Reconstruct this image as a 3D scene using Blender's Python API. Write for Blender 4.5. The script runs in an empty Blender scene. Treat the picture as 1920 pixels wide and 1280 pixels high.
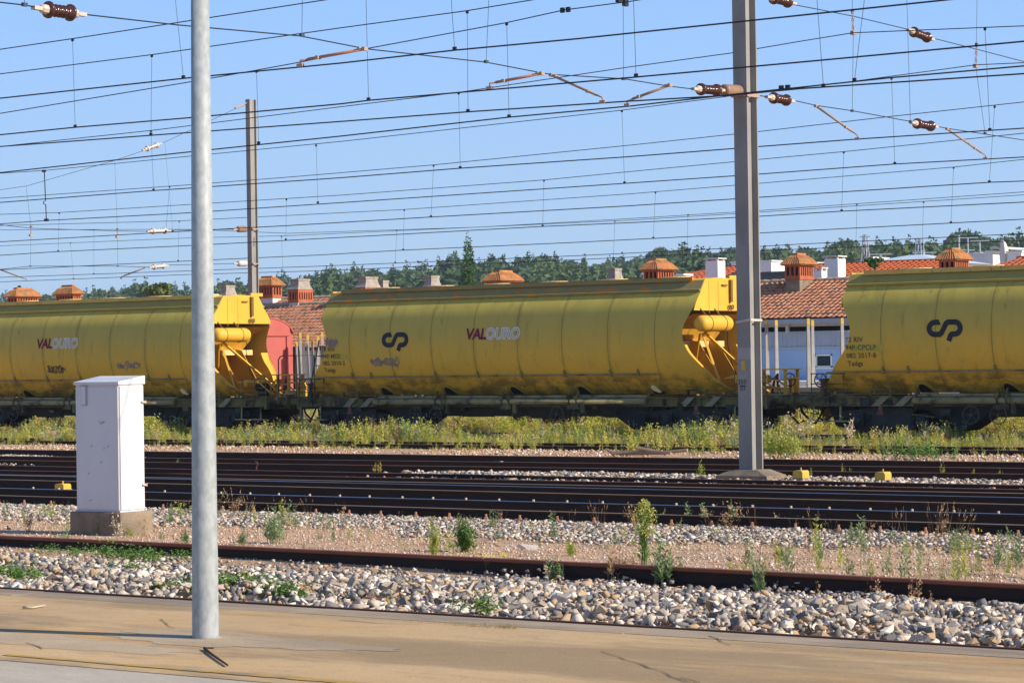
import bpy, math, random
import numpy as np
from mathutils import Vector, Matrix
random.seed(7); RNG = np.random.default_rng(7)
SC = bpy.context.scene
COL = SC.collection
R = math.radians

# ------------------------------------------------------------------ camera
# World: +X runs along the tracks, +Y across them away from the platform, Z up, rail heads at Z = 0.
EYE = 2.1
YAW, PITCH, ROLL = R(35.918), R(0.41), R(0.854)
FPX = 4693.0                      # focal length in pixels of a 1920 px wide picture
_f = Vector((-math.sin(YAW)*math.cos(PITCH), math.cos(YAW)*math.cos(PITCH), math.sin(PITCH)))
_r0 = Vector((math.cos(YAW), math.sin(YAW), 0)); _u0 = _r0.cross(_f)
_r = _r0*math.cos(ROLL) - _u0*math.sin(ROLL); _u = _r0*math.sin(ROLL) + _u0*math.cos(ROLL)
cam = bpy.data.cameras.new('camera'); co = bpy.data.objects.new('camera', cam); COL.objects.link(co)
cam.sensor_width = 36; cam.lens = FPX/1920*36; cam.clip_start = 0.5; cam.clip_end = 6000
m = Matrix((_r, _u, -_f)).transposed().to_4x4(); m.translation = (0, 0, EYE); co.matrix_world = m
SC.camera = co
# ------------------------------------------------------------------ sky, sun, exposure
SUN_AZ, SUN_EL = R(11.5), R(29)   # azimuth counted from +X towards +Y
w = bpy.data.worlds.new('World'); SC.world = w; w.use_nodes = True
nt = w.node_tree; nt.nodes.clear()
sky = nt.nodes.new('ShaderNodeTexSky'); sky.sky_type = 'NISHITA'; sky.sun_disc = False
sky.sun_elevation = SUN_EL; sky.sun_rotation = R(90) - SUN_AZ
sky.altitude = 0; sky.air_density = 1.0; sky.dust_density = 0.35; sky.ozone_density = 3.0
bg = nt.nodes.new('ShaderNodeBackground'); bg.inputs[1].default_value = 0.10
ow = nt.nodes.new('ShaderNodeOutputWorld')
# the photograph's clear sky stays blue down to the hills: a smooth elevation gradient blended over the physical sky, the same all round
tcw = nt.nodes.new('ShaderNodeTexCoord'); sxyz = nt.nodes.new('ShaderNodeSeparateXYZ'); nt.links.new(tcw.outputs['Generated'], sxyz.inputs[0])
rw = nt.nodes.new('ShaderNodeValToRGB'); rw.color_ramp.elements[0].position = 0.0; rw.color_ramp.elements[0].color = (.42, .58, .80, 1)
rw.color_ramp.elements[1].position = 1.0; rw.color_ramp.elements[1].color = (.05, .11, .28, 1)
for p_, c_ in ((.045, (.355, .520, .750, 1)), (.15, (.265, .470, .860, 1)), (.45, (.11, .22, .47, 1))):
    e_ = rw.color_ramp.elements.new(p_); e_.color = c_
nt.links.new(sxyz.outputs['Z'], rw.inputs[0])
gs = nt.nodes.new('ShaderNodeVectorMath'); gs.operation = 'SCALE'; gs.inputs[3].default_value = 10; nt.links.new(rw.outputs[0], gs.inputs[0])
mxw = nt.nodes.new('ShaderNodeMix'); mxw.data_type = 'RGBA'; mxw.inputs[0].default_value = .9; nt.links.new(sky.outputs[0], mxw.inputs[6]); nt.links.new(gs.outputs[0], mxw.inputs[7])
nt.links.new(mxw.outputs[2], bg.inputs[0]); nt.links.new(bg.outputs[0], ow.inputs[0])
sl = bpy.data.lights.new('sun', 'SUN'); sl.energy = 5.0; sl.angle = R(0.5); sl.color = (1, 0.9, 0.76)
so = bpy.data.objects.new('sun', sl); COL.objects.link(so)
sd = Vector((math.cos(SUN_EL)*math.cos(SUN_AZ), math.cos(SUN_EL)*math.sin(SUN_AZ), math.sin(SUN_EL)))
so.rotation_euler = sd.to_track_quat('Z', 'Y').to_euler()
SC.view_settings.view_transform = 'Standard'; SC.view_settings.look = 'None'
SC.view_settings.exposure = 0.35; SC.view_settings.gamma = 1
SC.render.engine = 'CYCLES'; SC.cycles.max_bounces = 6

# ------------------------------------------------------------------ measuring helpers (photo sighting -> metres)
def ray(px, py): return _f + _r*((px-960)/FPX) - _u*((py-640)/FPX)
def onY(px, py, Y): d = ray(px, py); return Vector((0, 0, EYE)) + d*(Y/d.y)
def onX(px, py, X): d = ray(px, py); return Vector((0, 0, EYE)) + d*(X/d.x)
def onZ(px, py, Z): d = ray(px, py); return Vector((0, 0, EYE)) + d*((Z-EYE)/d.z)

# ------------------------------------------------------------------ ground profile
def lerp(a, b, t): return a + (b-a)*t
PROF = [(0, -.1), (12.8, .26), (14.2, .27), (16.5, .13), (18.6, -.06), (19.7, -.19), (20.7, -.245), (21.1, -.25), (21.4, -.15), (21.7, -.12), (28, -.16), (36.2, -.17), (37.0, -.12), (38.8, -.12), (39.6, -.17),
        (44.8, -.15), (45.6, -.07), (48.5, -.07), (50, -.14), (60, -.1), (75, -.02), (84, .02), (130, .3), (210, 1.5), (300, 2.5), (380, 5), (520, 12), (640, 15), (1000, 10), (4000, 10)]
def gz(x, y):
    z = PROF[-1][1]
    for (a, za), (b, zb) in zip(PROF, PROF[1:]):
        if y <= b: z = lerp(za, zb, max(0, (y-a)/(b-a))); break
    if 36.2 < y < 39.6: z += 0.025*min(1, max(0, (x+31)/5))*min(1, (y-36.2)/.8, (39.6-y)/.8)
    if y > 380: z += 2.2*math.sin(x*.013)+1.5*math.sin(x*.031+1)
    return z

# ------------------------------------------------------------------ air
def haze():
    me = bpy.data.meshes.new('haze'); X0, X1, Y0, Y1, Z0, Z1 = -2700, 2700, -40, 2700, -3, 52
    me.from_pydata([(X0, Y0, Z0), (X1, Y0, Z0), (X1, Y1, Z0), (X0, Y1, Z0), (X0, Y0, Z1), (X1, Y0, Z1), (X1, Y1, Z1), (X0, Y1, Z1)], [], [(0, 3, 2, 1), (4, 5, 6, 7), (0, 1, 5, 4), (1, 2, 6, 5), (2, 3, 7, 6), (3, 0, 4, 7)])
    m = bpy.data.materials.new('air'); m.use_nodes = True; t = m.node_tree; t.nodes.remove(t.nodes['Principled BSDF'])
    v = t.nodes.new('ShaderNodeVolumePrincipled'); v.inputs['Color'].default_value = (.72, .85, 1, 1); v.inputs['Density'].default_value = .00019; v.inputs['Anisotropy'].default_value = .2
    t.links.new(v.outputs[0], t.nodes['Material Output'].inputs['Volume']); me.materials.append(m)
    o = bpy.data.objects.new('haze', me); COL.objects.link(o); o['kind'] = 'stuff'
haze()

# ------------------------------------------------------------------ materials
def mat(name, c1, c2=None, scale=5.0, rough=.8, metal=0.0, bump=0.0, bscale=None, stretch=(1, 1, 1), c3=None, s3=1.0, t3=.6, contrast=.25, coords='Object', spec=.35, trans=0):
    m = bpy.data.materials.new(name); m.use_nodes = True; t = m.node_tree; L = t.links.new
    b = t.nodes['Principled BSDF']; b.inputs['Roughness'].default_value = rough; b.inputs['Metallic'].default_value = metal
    b.inputs['Specular IOR Level'].default_value = spec
    tc = t.nodes.new('ShaderNodeTexCoord'); mp = t.nodes.new('ShaderNodeMapping'); mp.inputs['Scale'].default_value = stretch
    L(tc.outputs[coords], mp.inputs[0])
    def noise(s, d=5):
        n = t.nodes.new('ShaderNodeTexNoise'); n.inputs['Scale'].default_value = s; n.inputs['Detail'].default_value = d; n.inputs['Roughness'].default_value = .62
        L(mp.outputs[0], n.inputs['Vector']); return n
    def ramp(n, lo, hi):
        r = t.nodes.new('ShaderNodeMapRange'); r.inputs[1].default_value = lo; r.inputs[2].default_value = hi; r.clamp = True
        L(n.outputs['Fac'], r.inputs[0]); return r
    def mix(f, a, b_):
        x = t.nodes.new('ShaderNodeMix'); x.data_type = 'RGBA'; L(f, x.inputs[0])
        for v, i in ((a, 6), (b_, 7)):
            if isinstance(v, tuple): x.inputs[i].default_value = (*v, 1)
            else: L(v, x.inputs[i])
        return x.outputs[2]
    out = None
    if c2 is None: c2 = tuple(v*.8 for v in c1)
    n = noise(scale); out = mix(ramp(n, .5-contrast, .5+contrast).outputs[0], c1, c2)
    if c3 is not None: out = mix(ramp(noise(s3), t3, t3+.12).outputs[0], out, c3)
    L(out, b.inputs['Base Color'])
    if bump:
        bn = t.nodes.new('ShaderNodeBump'); bn.inputs['Strength'].default_value = bump; bn.inputs['Distance'].default_value = .02
        L(noise(bscale or scale*4).outputs['Fac'], bn.inputs['Height']); L(bn.outputs[0], b.inputs['Normal'])
    if trans:
        tr = t.nodes.new('ShaderNodeBsdfTranslucent'); L(out, tr.inputs[0]); ms = t.nodes.new('ShaderNodeMixShader'); ms.inputs[0].default_value = trans
        L(b.outputs[0], ms.inputs[1]); L(tr.outputs[0], ms.inputs[2]); L(ms.outputs[0], t.nodes['Material Output'].inputs[0])
    return m

M = dict(
 soil=mat('soil', (.60, .38, .23), (.44, .28, .17), 1.3, .95, bump=.6, bscale=14, c3=(.36, .24, .15), s3=1.6, t3=.5),
 stone=mat('stone', (.60, .50, .39), (.32, .26, .21), 9, .9, bump=.3, bscale=40, c3=(.42, .27, .15), s3=7, t3=.66),
 stone_grey=mat('stone_grey', (.27, .25, .235), (.12, .11, .105), 12, .9, bump=.3, bscale=40),
 stone_tan=mat('stone_tan', (.50, .36, .22), (.40, .26, .15), 12, .9, bump=.3, bscale=40),
 stone_pale=mat('stone_pale', (.80, .71, .61), (.58, .50, .42), 10, .9, bump=.3, bscale=40),
 brick_bit=mat('brick_bit', (.5, .17, .08), (.38, .12, .06), 20, .9),
 gravel=mat('gravel', (.66, .46, .30), (.46, .31, .20), 7, .95),
 rail_rust=mat('rail_rust', (.030, .016, .012), (.018, .011, .009), 6, .8, bump=.2, bscale=60),
 rail_top_rust=mat('rail_top_rust', (.20, .085, .05), (.12, .05, .032), 3, .7, stretch=(.3, 1, 1)),
 rail_top_red=mat('rail_top_red', (.30, .115, .07), (.20, .075, .05), 5, .85, stretch=(.4, 1, 1)),
 rail_top_tan=mat('rail_top_tan', (.26, .19, .12), (.18, .12, .08), 4, .6, stretch=(.3, 1, 1)),
 rail_top_polished=mat('rail_top_polished', (.42, .43, .47), (.34, .35, .38), 4, .28, metal=1, stretch=(.3, 1, 1)),
 sleeper=mat('sleeper', (.16, .11, .08), (.09, .06, .045), 8, .95, bump=.4, stretch=(4, .5, 1)),
 clip=mat('clip', (.45, .22, .12), (.33, .14, .08), 20, .8),
 clip_pale=mat('clip_pale', (.62, .5, .33), (.5, .36, .24), 20, .7),
 concrete_mast=mat('concrete_mast', (.33, .32, .30), (.19, .185, .175), 2.2, .92, bump=.25, bscale=35, stretch=(1, 1, .35)),
 plinth=mat('plinth', (.36, .27, .18), (.13, .105, .08), 3, .95, bump=.5, bscale=30),
 galv=mat('galv', (.31, .335, .335), (.41, .43, .425), 24, .6, metal=.1, bump=.1, bscale=16, stretch=(1, 1, .6), contrast=.12),
 cabinet=mat('cabinet', (.70, .69, .69), (.62, .61, .61), 2, .42, c3=(.42, .40, .40), s3=6, t3=.70, stretch=(1, 1, .5)),
 cabinet_dark=mat('cabinet_dark', (.42, .43, .48), (.36, .37, .42), 8, .5),
 pvc=mat('pvc', (.34, .21, .13), (.24, .15, .10), 14, .35),
 insul=mat('insul', (.085, .030, .022), (.055, .02, .016), 10, .16, spec=.6),
 insul_white=mat('insul_white', (.62, .60, .55), (.5, .48, .44), 10, .3),
 fitting=mat('fitting', (.5, .36, .27), (.36, .24, .17), 30, .6, metal=.2),
 fitting_pale=mat('fitting_pale', (.62, .52, .42), (.48, .38, .3), 30, .6),
 arm=mat('arm', (.52, .23, .14), (.40, .19, .12), 6, .55),
 arm_tan=mat('arm_tan', (.42, .28, .18), (.30, .2, .13), 6, .6),
 wire=mat('wire', (.03, .033, .04), (.02, .022, .028), 3, .55, metal=.3),
 wire_thin=mat('wire_thin', (.05, .075, .10), (.035, .055, .08), 3, .6),
 yellow=mat('yellow', (.78, .44, .045), (.68, .37, .035), 1.5, .52, c3=(.50, .25, .03), s3=3, t3=.66),
 yellow_pale=mat('yellow_pale', (.82, .60, .28), (.74, .5, .2), 2, .6),
 yellow_rail=mat('yellow_rail', (.72, .50, .12), (.55, .38, .09), 5, .6, c3=(.12, .09, .05), s3=9, t3=.60),
 frame_olive=mat('frame_olive', (.22, .185, .06), (.10, .085, .04), 2.2, .8, c3=(.04, .035, .025), s3=1.9, t3=.48),
 pipe_pale=mat('pipe_pale', (.38, .33, .16), (.22, .18, .08), 2.5, .6, c3=(.08, .065, .04), s3=2.4, t3=.52),
 seam=mat('seam', (.34, .26, .05), (.20, .15, .04), 4, .85),
 bogie=mat('bogie', (.018, .022, .022), (.010, .012, .013), 6, .7),
 bogie_grey=mat('bogie_grey', (.035, .042, .042), (.018, .021, .022), 8, .6),
 wheel_steel=mat('wheel_steel', (.07, .055, .045), (.04, .03, .025), 9, .6, metal=.3),
 hole=mat('hole', (.012, .010, .008), (.008, .007, .006), 3, .9),  # near-black for painted shade in recesses, and for the hose
 red_wheel=mat('red_wheel', (.30, .045, .045), (.2, .03, .035), 9, .5),
 dark_wheel=mat('dark_wheel', (.10, .085, .075), (.07, .06, .05), 9, .6),
 red_wagon=mat('red_wagon', (.50, .115, .09), (.38, .085, .07), 1.2, .7),
 logo_dark=mat('logo_dark', (.014, .018, .022), (.02, .024, .03), 6, .6),
 letter_red=mat('letter_red', (.22, .012, .035), (.14, .01, .03), 18, .6),
 letter_white=mat('letter_white', (.80, .80, .76), (.66, .66, .6), 14, .6),
 stencil=mat('stencil', (.06, .06, .03), (.20, .16, .04), 22, .7),
 patch_yellow=mat('patch_yellow', (.62, .48, .06), (.50, .38, .05), 10, .6),
 graffiti=mat('graffiti', (.26, .20, .26), (.36, .27, .16), 14, .7),
 graffiti_dark=mat('graffiti_dark', (.10, .09, .05), (.18, .15, .05), 14, .7),
 tile=mat('tile', (.50, .165, .07), (.66, .34, .20), 2.2, .9, c3=(.20, .14, .10), s3=3.1, t3=.53),
 tile_cap=mat('tile_cap', (.62, .26, .09), (.38, .13, .05), 4, .9, c3=(.24, .19, .08), s3=3.5, t3=.50),
 tile_new=mat('tile_new', (.62, .15, .05), (.50, .11, .035), 1.5, .85),
 ridge=mat('ridge', (.56, .40, .26), (.34, .27, .18), 3, .95),
 brick_orange=mat('brick_orange', (.50, .15, .065), (.32, .085, .04), 6, .9, bump=.3, bscale=30),
 cement=mat('cement', (.44, .39, .33), (.22, .19, .16), 4, .95, bump=.3, bscale=20),
 plaster=mat('plaster', (.70, .68, .64), (.58, .55, .5), 2, .9),
 white_wall=mat('white_wall', (.80, .80, .78), (.74, .74, .72), 1, .85),
 grey_wall=mat('grey_wall', (.10, .11, .13), (.08, .085, .1), 1, .85),
 shed_wall=mat('shed_wall', (.33, .48, .72), (.28, .42, .66), .8, .7),
 shed_clad=mat('shed_clad', (.38, .44, .55), (.32, .38, .49), .8, .6),
 gutter=mat('gutter', (.33, .37, .45), (.27, .3, .37), 1, .5),
 timber=mat('timber', (.52, .48, .42), (.4, .37, .33), 4, .8),
 stake=mat('stake', (.46, .44, .41), (.34, .32, .30), 4, .7),
 stake_tip=mat('stake_tip', (.75, .48, .05), (.6, .38, .04), 4, .6),
 pale_blue_roof=mat('pale_blue_roof', (.55, .66, .74), (.5, .6, .7), 1, .7),
 steel_far=mat('steel_far', (.42, .46, .50), (.36, .4, .44), 1, .6),
 bark=mat('bark', (.10, .075, .05), (.07, .05, .035), 3, .95),
 leaf_far=mat('leaf_far', (.080, .135, .045), (.12, .17, .05), .09, .8, trans=.2, coords='Object'),
 leaf_far2=mat('leaf_far2', (.055, .10, .045), (.09, .14, .05), .09, .8, trans=.2),
 leaf_yel=mat('leaf_yel', (.14, .17, .04), (.10, .14, .035), .8, .8, trans=.2),
 leaf_cypress=mat('leaf_cypress', (.05, .12, .03), (.09, .16, .04), .8, .8, trans=.2),
 weed=mat('weed', (.30, .38, .065), (.52, .52, .10), 1.3, .8, trans=.35, c3=(.50, .36, .12), s3=1.7, t3=.58),
 weed_y=mat('weed_y', (.70, .60, .14), (.50, .50, .09), 1.3, .8, trans=.35),
 weed_dry=mat('weed_dry', (.52, .36, .18), (.40, .23, .13), 2, .9, trans=.25),
 weed_pale=mat('weed_pale', (.70, .60, .42), (.55, .46, .32), 3, .9, trans=.25),
 leaf=mat('leaf', (.09, .20, .035), (.17, .29, .055), 6, .7, trans=.3),
 leaf_grey=mat('leaf_grey', (.27, .35, .16), (.20, .28, .11), 6, .8, trans=.3),
 flower=mat('flower', (.75, .62, .08), (.7, .5, .05), 6, .8),
 coping=mat('coping', (.36, .275, .18), (.44, .34, .23), 1.8, .92, bump=.15, bscale=60, stretch=(.4, 1, 1)),
 steel_edge=mat('steel_edge', (.12, .045, .03), (.08, .03, .022), 9, .8),
 crack=mat('crack', (.09, .065, .045), (.13, .10, .065), 20, .95),
 pale_floor=mat('pale_floor', (.58, .51, .40), (.42, .36, .28), 1.6, .95, bump=.3, bscale=30, stretch=(.5, 1.5, 1)),
 line_yellow=mat('line_yellow', (.55, .33, .05), (.40, .26, .08), 2.6, .85, c3=(.30, .22, .12), s3=2.2, t3=.50),
 marker=mat('marker', (.60, .42, .07), (.5, .34, .05), 6, .6),
 glass=mat('glass', (.012, .035, .045), (.015, .04, .05), 1, .25, spec=.3),
 hopper_shade=mat('hopper_shade', (.62, .33, .025), (.45, .23, .02), 2, .6),  # wagon yellow deepened to paint the shade under the end plates
 rope=mat('rope', (.62, .58, .5), (.5, .45, .38), 20, .9),
)

def body_material():
    """Weathered yellow paint: dust streaks from the roof edge, grime at the seams, dirt band under the lower pipe."""
    m = bpy.data.materials.new('body_paint'); m.use_nodes = True; t = m.node_tree; L = t.links.new; b = t.nodes['Principled BSDF']
    b.inputs['Roughness'].default_value = .6; b.inputs['Specular IOR Level'].default_value = .3
    tc = t.nodes.new('ShaderNodeTexCoord'); sep = t.nodes.new('ShaderNodeSeparateXYZ'); L(tc.outputs['Object'], sep.inputs[0])
    def noise(scale, stretch, det=6):
        mp = t.nodes.new('ShaderNodeMapping'); mp.inputs['Scale'].default_value = stretch; L(tc.outputs['Object'], mp.inputs[0])
        n = t.nodes.new('ShaderNodeTexNoise'); n.inputs['Scale'].default_value = scale; n.inputs['Detail'].default_value = det; n.inputs['Roughness'].default_value = .65
        L(mp.outputs[0], n.inputs['Vector']); return n.outputs['Fac']
    def rng(s, a, b_, c=0, d=1):
        r = t.nodes.new('ShaderNodeMapRange'); r.clamp = True
        for i, v in zip((1, 2, 3, 4), (a, b_, c, d)): r.inputs[i].default_value = v
        L(s, r.inputs[0]); return r.outputs[0]
    def mul(a, c):
        x = t.nodes.new('ShaderNodeMath'); x.operation = 'MULTIPLY'; L(a, x.inputs[0])
        if isinstance(c, float): x.inputs[1].default_value = c
        else: L(c, x.inputs[1])
        return x.outputs[0]
    def mix(f, a, c):
        x = t.nodes.new('ShaderNodeMix'); x.data_type = 'RGBA'; L(f, x.inputs[0])
        for v, i in ((a, 6), (c, 7)):
            if isinstance(v, tuple): x.inputs[i].default_value = (*v, 1)
            else: L(v, x.inputs[i])
        return x.outputs[2]
    col = mix(rng(noise(1.1, (1, 1, 1)), .3, .7), (.84, .49, .05), (.68, .45, .06))
    zc_ = sep.outputs['Z']; col = mix(mul(rng(zc_, 2.5, 1.6), .3), col, (.88, .48, .045))
    col = mix(mul(rng(noise(7, (1, 1, .8)), .45, .75), .35), col, (.70, .36, .04))
    z = sep.outputs['Z']
    # dust streaks hanging from the roof edge
    st = mul(rng(noise(1.6, (1.5, 1, .10)), .48, .66), rng(z, 2.5, 3.7)); col = mix(mul(st, .55), col, (.20, .16, .045))
    hs = mul(rng(noise(1.3, (1.6, 1, .25)), .46, .60), rng(z, 3.2, 3.55)); col = mix(mul(hs, .7), col, (.90, .66, .08))  # brighter yellow streaks, growing towards the roof edge
    # olive tint growing over the upper half
    col = mix(mul(rng(z, 2.1, 3.0), .68), col, (.48, .40, .085))
    # dirt blotches under the lower pipe
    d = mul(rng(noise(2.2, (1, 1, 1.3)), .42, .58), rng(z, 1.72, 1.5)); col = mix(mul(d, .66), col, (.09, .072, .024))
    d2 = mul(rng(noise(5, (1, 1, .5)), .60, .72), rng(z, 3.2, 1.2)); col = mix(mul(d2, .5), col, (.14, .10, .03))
    # thin vertical runs of grime over the whole side, rust freckles, grime blooming beside the weld seams
    r1 = mul(rng(noise(4.5, (1, 1, .07)), .56, .70), rng(noise(.8, (1, 1, 1)), .42, .58)); col = mix(mul(r1, .55), col, (.17, .125, .035))
    r2 = mul(rng(noise(16, (1, 1, .5), 2), .70, .78), rng(noise(1.3, (1, 1, 1)), .50, .62)); col = mix(mul(r2, .8), col, (.22, .09, .025))
    sx_ = t.nodes.new('ShaderNodeMath'); sx_.operation = 'PINGPONG'; L(sep.outputs['X'], sx_.inputs[0]); sx_.inputs[1].default_value = .75
    sd2 = mul(rng(sx_.outputs[0], .62, .75), rng(noise(1.7, (.6, 1, .35)), .42, .62)); col = mix(mul(sd2, .45), col, (.24, .18, .04))
    L(col, b.inputs['Base Color'])
    bn = t.nodes.new('ShaderNodeBump'); bn.inputs['Strength'].default_value = .4; bn.inputs['Distance'].default_value = .04
    L(noise(.9, (1, 1, .4), 2), bn.inputs['Height']); L(bn.outputs[0], b.inputs['Normal'])
    return m
M['body'] = body_material()
M['cornice'] = mat('cornice', (.42, .33, .07), (.34, .27, .07), 2, .8, c3=(.50, .22, .03), s3=3.5, t3=.60, stretch=(1, 1, 1))
M['cornice_rust'] = mat('cornice_rust', (.34, .27, .09), (.25, .20, .08), 2, .85, c3=(.60, .22, .02), s3=3.2, t3=.53)

def platform_material():
    m = mat('platform_floor', (.62, .42, .21), (.46, .31, .155), .9, .93, bump=.12, bscale=55, stretch=(.45, 1.1, 1), c3=(.20, .150, .095), s3=.7, t3=.53)
    return m
M['patch_cement'] = mat('patch_cement', (.54, .41, .26), (.42, .31, .19), 3, .95, bump=.2, bscale=60)
def weather_floor(m, dark, warm):
    t = m.node_tree; L = t.links.new; b = t.nodes['Principled BSDF']; src = b.inputs['Base Color'].links[0].from_socket; tc = t.nodes.new('ShaderNodeTexCoord')
    def n(scale, st, det=6):
        mp = t.nodes.new('ShaderNodeMapping'); mp.inputs['Scale'].default_value = st; L(tc.outputs['Object'], mp.inputs[0]); x = t.nodes.new('ShaderNodeTexNoise'); x.inputs['Scale'].default_value = scale; x.inputs['Detail'].default_value = det; x.inputs['Roughness'].default_value = .7; L(mp.outputs[0], x.inputs['Vector']); return x.outputs['Fac']
    def mx(f, lo, hi, amt, col, src):
        r = t.nodes.new('ShaderNodeMapRange'); r.clamp = True; r.inputs[1].default_value = lo; r.inputs[2].default_value = hi; r.inputs[4].default_value = amt; L(f, r.inputs[0]); x = t.nodes.new('ShaderNodeMix'); x.data_type = 'RGBA'; L(r.outputs[0], x.inputs[0]); L(src, x.inputs[6]); x.inputs[7].default_value = (*col, 1); return x.outputs[2]
    src = mx(n(.55, (.35, 1.6, 1)), .46, .58, .75, dark, src); src = mx(n(1.1, (.4, 1.3, 1)), .50, .64, .55, warm, src)
    src = mx(n(90, (1, 1, 1), 2), .60, .66, .55, tuple(v*.45 for v in dark), src); src = mx(n(60, (1, 1, 1), 2), .64, .68, .6, (.62, .52, .40), src)
    src = mx(n(7, (.6, 1.2, 1)), .55, .75, .45, dark, src); L(src, b.inputs['Base Color'])
M['platform'] = platform_material(); weather_floor(M['platform'], (.27, .185, .095), (.60, .34, .12))
weather_floor(M['patch_cement'], (.30, .23, .15), (.50, .38, .24)); weather_floor(M['coping'], (.20, .155, .11), (.36, .26, .17)); weather_floor(M['pale_floor'], (.34, .29, .23), (.52, .44, .33))

# ------------------------------------------------------------------ mesh building
class MB:
    def __init__(s): s.v = []; s.f = []; s.m = []; s.mi = 0
    def add(s, vs, fs):
        n = len(s.v); s.v += [tuple(v) for v in vs]; s.f += [tuple(i+n for i in f) for f in fs]; s.m += [s.mi]*len(fs); return s
    def box(s, x0, x1, y0, y1, z0, z1):
        return s.add([(x0, y0, z0), (x1, y0, z0), (x1, y1, z0), (x0, y1, z0), (x0, y0, z1), (x1, y0, z1), (x1, y1, z1), (x0, y1, z1)],
                     [(0, 3, 2, 1), (4, 5, 6, 7), (0, 1, 5, 4), (1, 2, 6, 5), (2, 3, 7, 6), (3, 0, 4, 7)])
    def prism(s, poly, axis, a, b):
        """poly of (u, v) extruded along axis 'x' (u=y, v=z), 'y' (u=x, v=z) or 'z' (u=x, v=y)"""
        def P(u, v, w): return {'x': (w, u, v), 'y': (u, w, v), 'z': (u, v, w)}[axis]
        n = len(poly)
        return s.add([P(u, v, a) for u, v in poly] + [P(u, v, b) for u, v in poly],
                     [tuple(range(n))[::-1], tuple(range(n, 2*n))] + [(i, (i+1) % n, n+(i+1) % n, n+i) for i in range(n)])
    def tube(s, pts, r, n=6, caps=True, radii=None):
        pts = [Vector(p) for p in pts]; rings = []; up0 = None
        for i, p in enumerate(pts):
            d = (pts[min(i+1, len(pts)-1)] - pts[max(i-1, 0)]).normalized()
            if up0 is None: up0 = Vector((0, 0, 1)) if abs(d.z) < .9 else Vector((1, 0, 0))
            a = d.cross(up0).normalized(); b = d.cross(a).normalized(); rr = radii[i] if radii else r
            rings.append([p + a*math.cos(2*math.pi*k/n)*rr + b*math.sin(2*math.pi*k/n)*rr for k in range(n)])
        vs = [v for rg in rings for v in rg]; fs = []
        for i in range(len(pts)-1):
            for k in range(n): fs.append((i*n+k, i*n+(k+1) % n, (i+1)*n+(k+1) % n, (i+1)*n+k))
        if caps: fs += [tuple(range(n))[::-1], tuple((len(pts)-1)*n+k for k in range(n))]
        return s.add(vs, fs)
    def lathe(s, p0, p1, prof, n=12):
        """profile of (t, r) from p0 to p1"""
        p0 = Vector(p0); p1 = Vector(p1); d = (p1-p0).normalized(); up = Vector((0, 0, 1)) if abs(d.z) < .9 else Vector((1, 0, 0))
        a = d.cross(up).normalized(); b = d.cross(a)
        vs = [p0.lerp(p1, t) + a*math.cos(2*math.pi*k/n)*r + b*math.sin(2*math.pi*k/n)*r for t, r in prof for k in range(n)]
        fs = [(i*n+k, i*n+(k+1) % n, (i+1)*n+(k+1) % n, (i+1)*n+k) for i in range(len(prof)-1) for k in range(n)]
        fs += [tuple(range(n))[::-1], tuple((len(prof)-1)*n+k for k in range(n))]
        return s.add(vs, fs)
    def ring(s, c, axis, Rr, r, n=20, k=5):
        c = Vector(c); ax = Vector(axis).normalized(); up = Vector((0, 0, 1)) if abs(ax.z) < .9 else Vector((1, 0, 0)); a = ax.cross(up).normalized(); b = ax.cross(a)
        vs = []; fs = []
        for i in range(n):
            t = 2*math.pi*i/n; d = a*math.cos(t)+b*math.sin(t)
            for j in range(k):
                u = 2*math.pi*j/k; vs.append(c + d*(Rr+r*math.cos(u)) + ax*r*math.sin(u))
        for i in range(n):
            for j in range(k): fs.append((i*k+j, ((i+1) % n)*k+j, ((i+1) % n)*k+(j+1) % k, i*k+(j+1) % k))
        return s.add(vs, fs)
    def rect(s, a, b, c, d): return s.add([a, b, c, d], [(0, 1, 2, 3)])
    def build(s, name, mats, parent=None, smooth=False, world=True, bevel=0):
        me = bpy.data.meshes.new(name); off = Vector((0, 0, 0))
        if parent is not None and world: off = wloc(parent)
        me.from_pydata([tuple(Vector(v)-off) for v in s.v], [], s.f)
        if not isinstance(mats, (list, tuple)): mats = [mats]
        for q in mats: me.materials.append(M[q] if isinstance(q, str) else q)
        if len(mats) > 1: me.polygons.foreach_set('material_index', s.m)
        if smooth: me.polygons.foreach_set('use_smooth', [True]*len(me.polygons))
        me.update()
        o = bpy.data.objects.new(name, me); COL.objects.link(o)
        if parent is not None: o.parent = parent
        if smooth == 'auto' or bevel:
            if bevel:
                bm = o.modifiers.new('bevel', 'BEVEL'); bm.width = bevel; bm.segments = 2; bm.limit_method = 'ANGLE'
        return o
def wloc(o):
    v = Vector(o.location)
    while o.parent: o = o.parent; v += Vector(o.location)
    return v
def tag(o, label=None, cat=None, group=None, kind=None):
    if label: o['label'] = label
    if cat: o['category'] = cat
    if group: o['group'] = group
    if kind: o['kind'] = kind
    return o
def thing(name, label, cat, loc=(0, 0, 0), group=None):
    o = bpy.data.objects.new(name, None); COL.objects.link(o); o.location = loc; o.empty_display_size = .2
    return tag(o, label, cat, group)
def dup(o, parent=None, loc=None, **k):
    c = o.copy(); COL.objects.link(c)
    if parent is not None: c.parent = parent
    if loc is not None: c.location = loc
    for ch in list(o.children): dup(ch, c)
    return c
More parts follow.
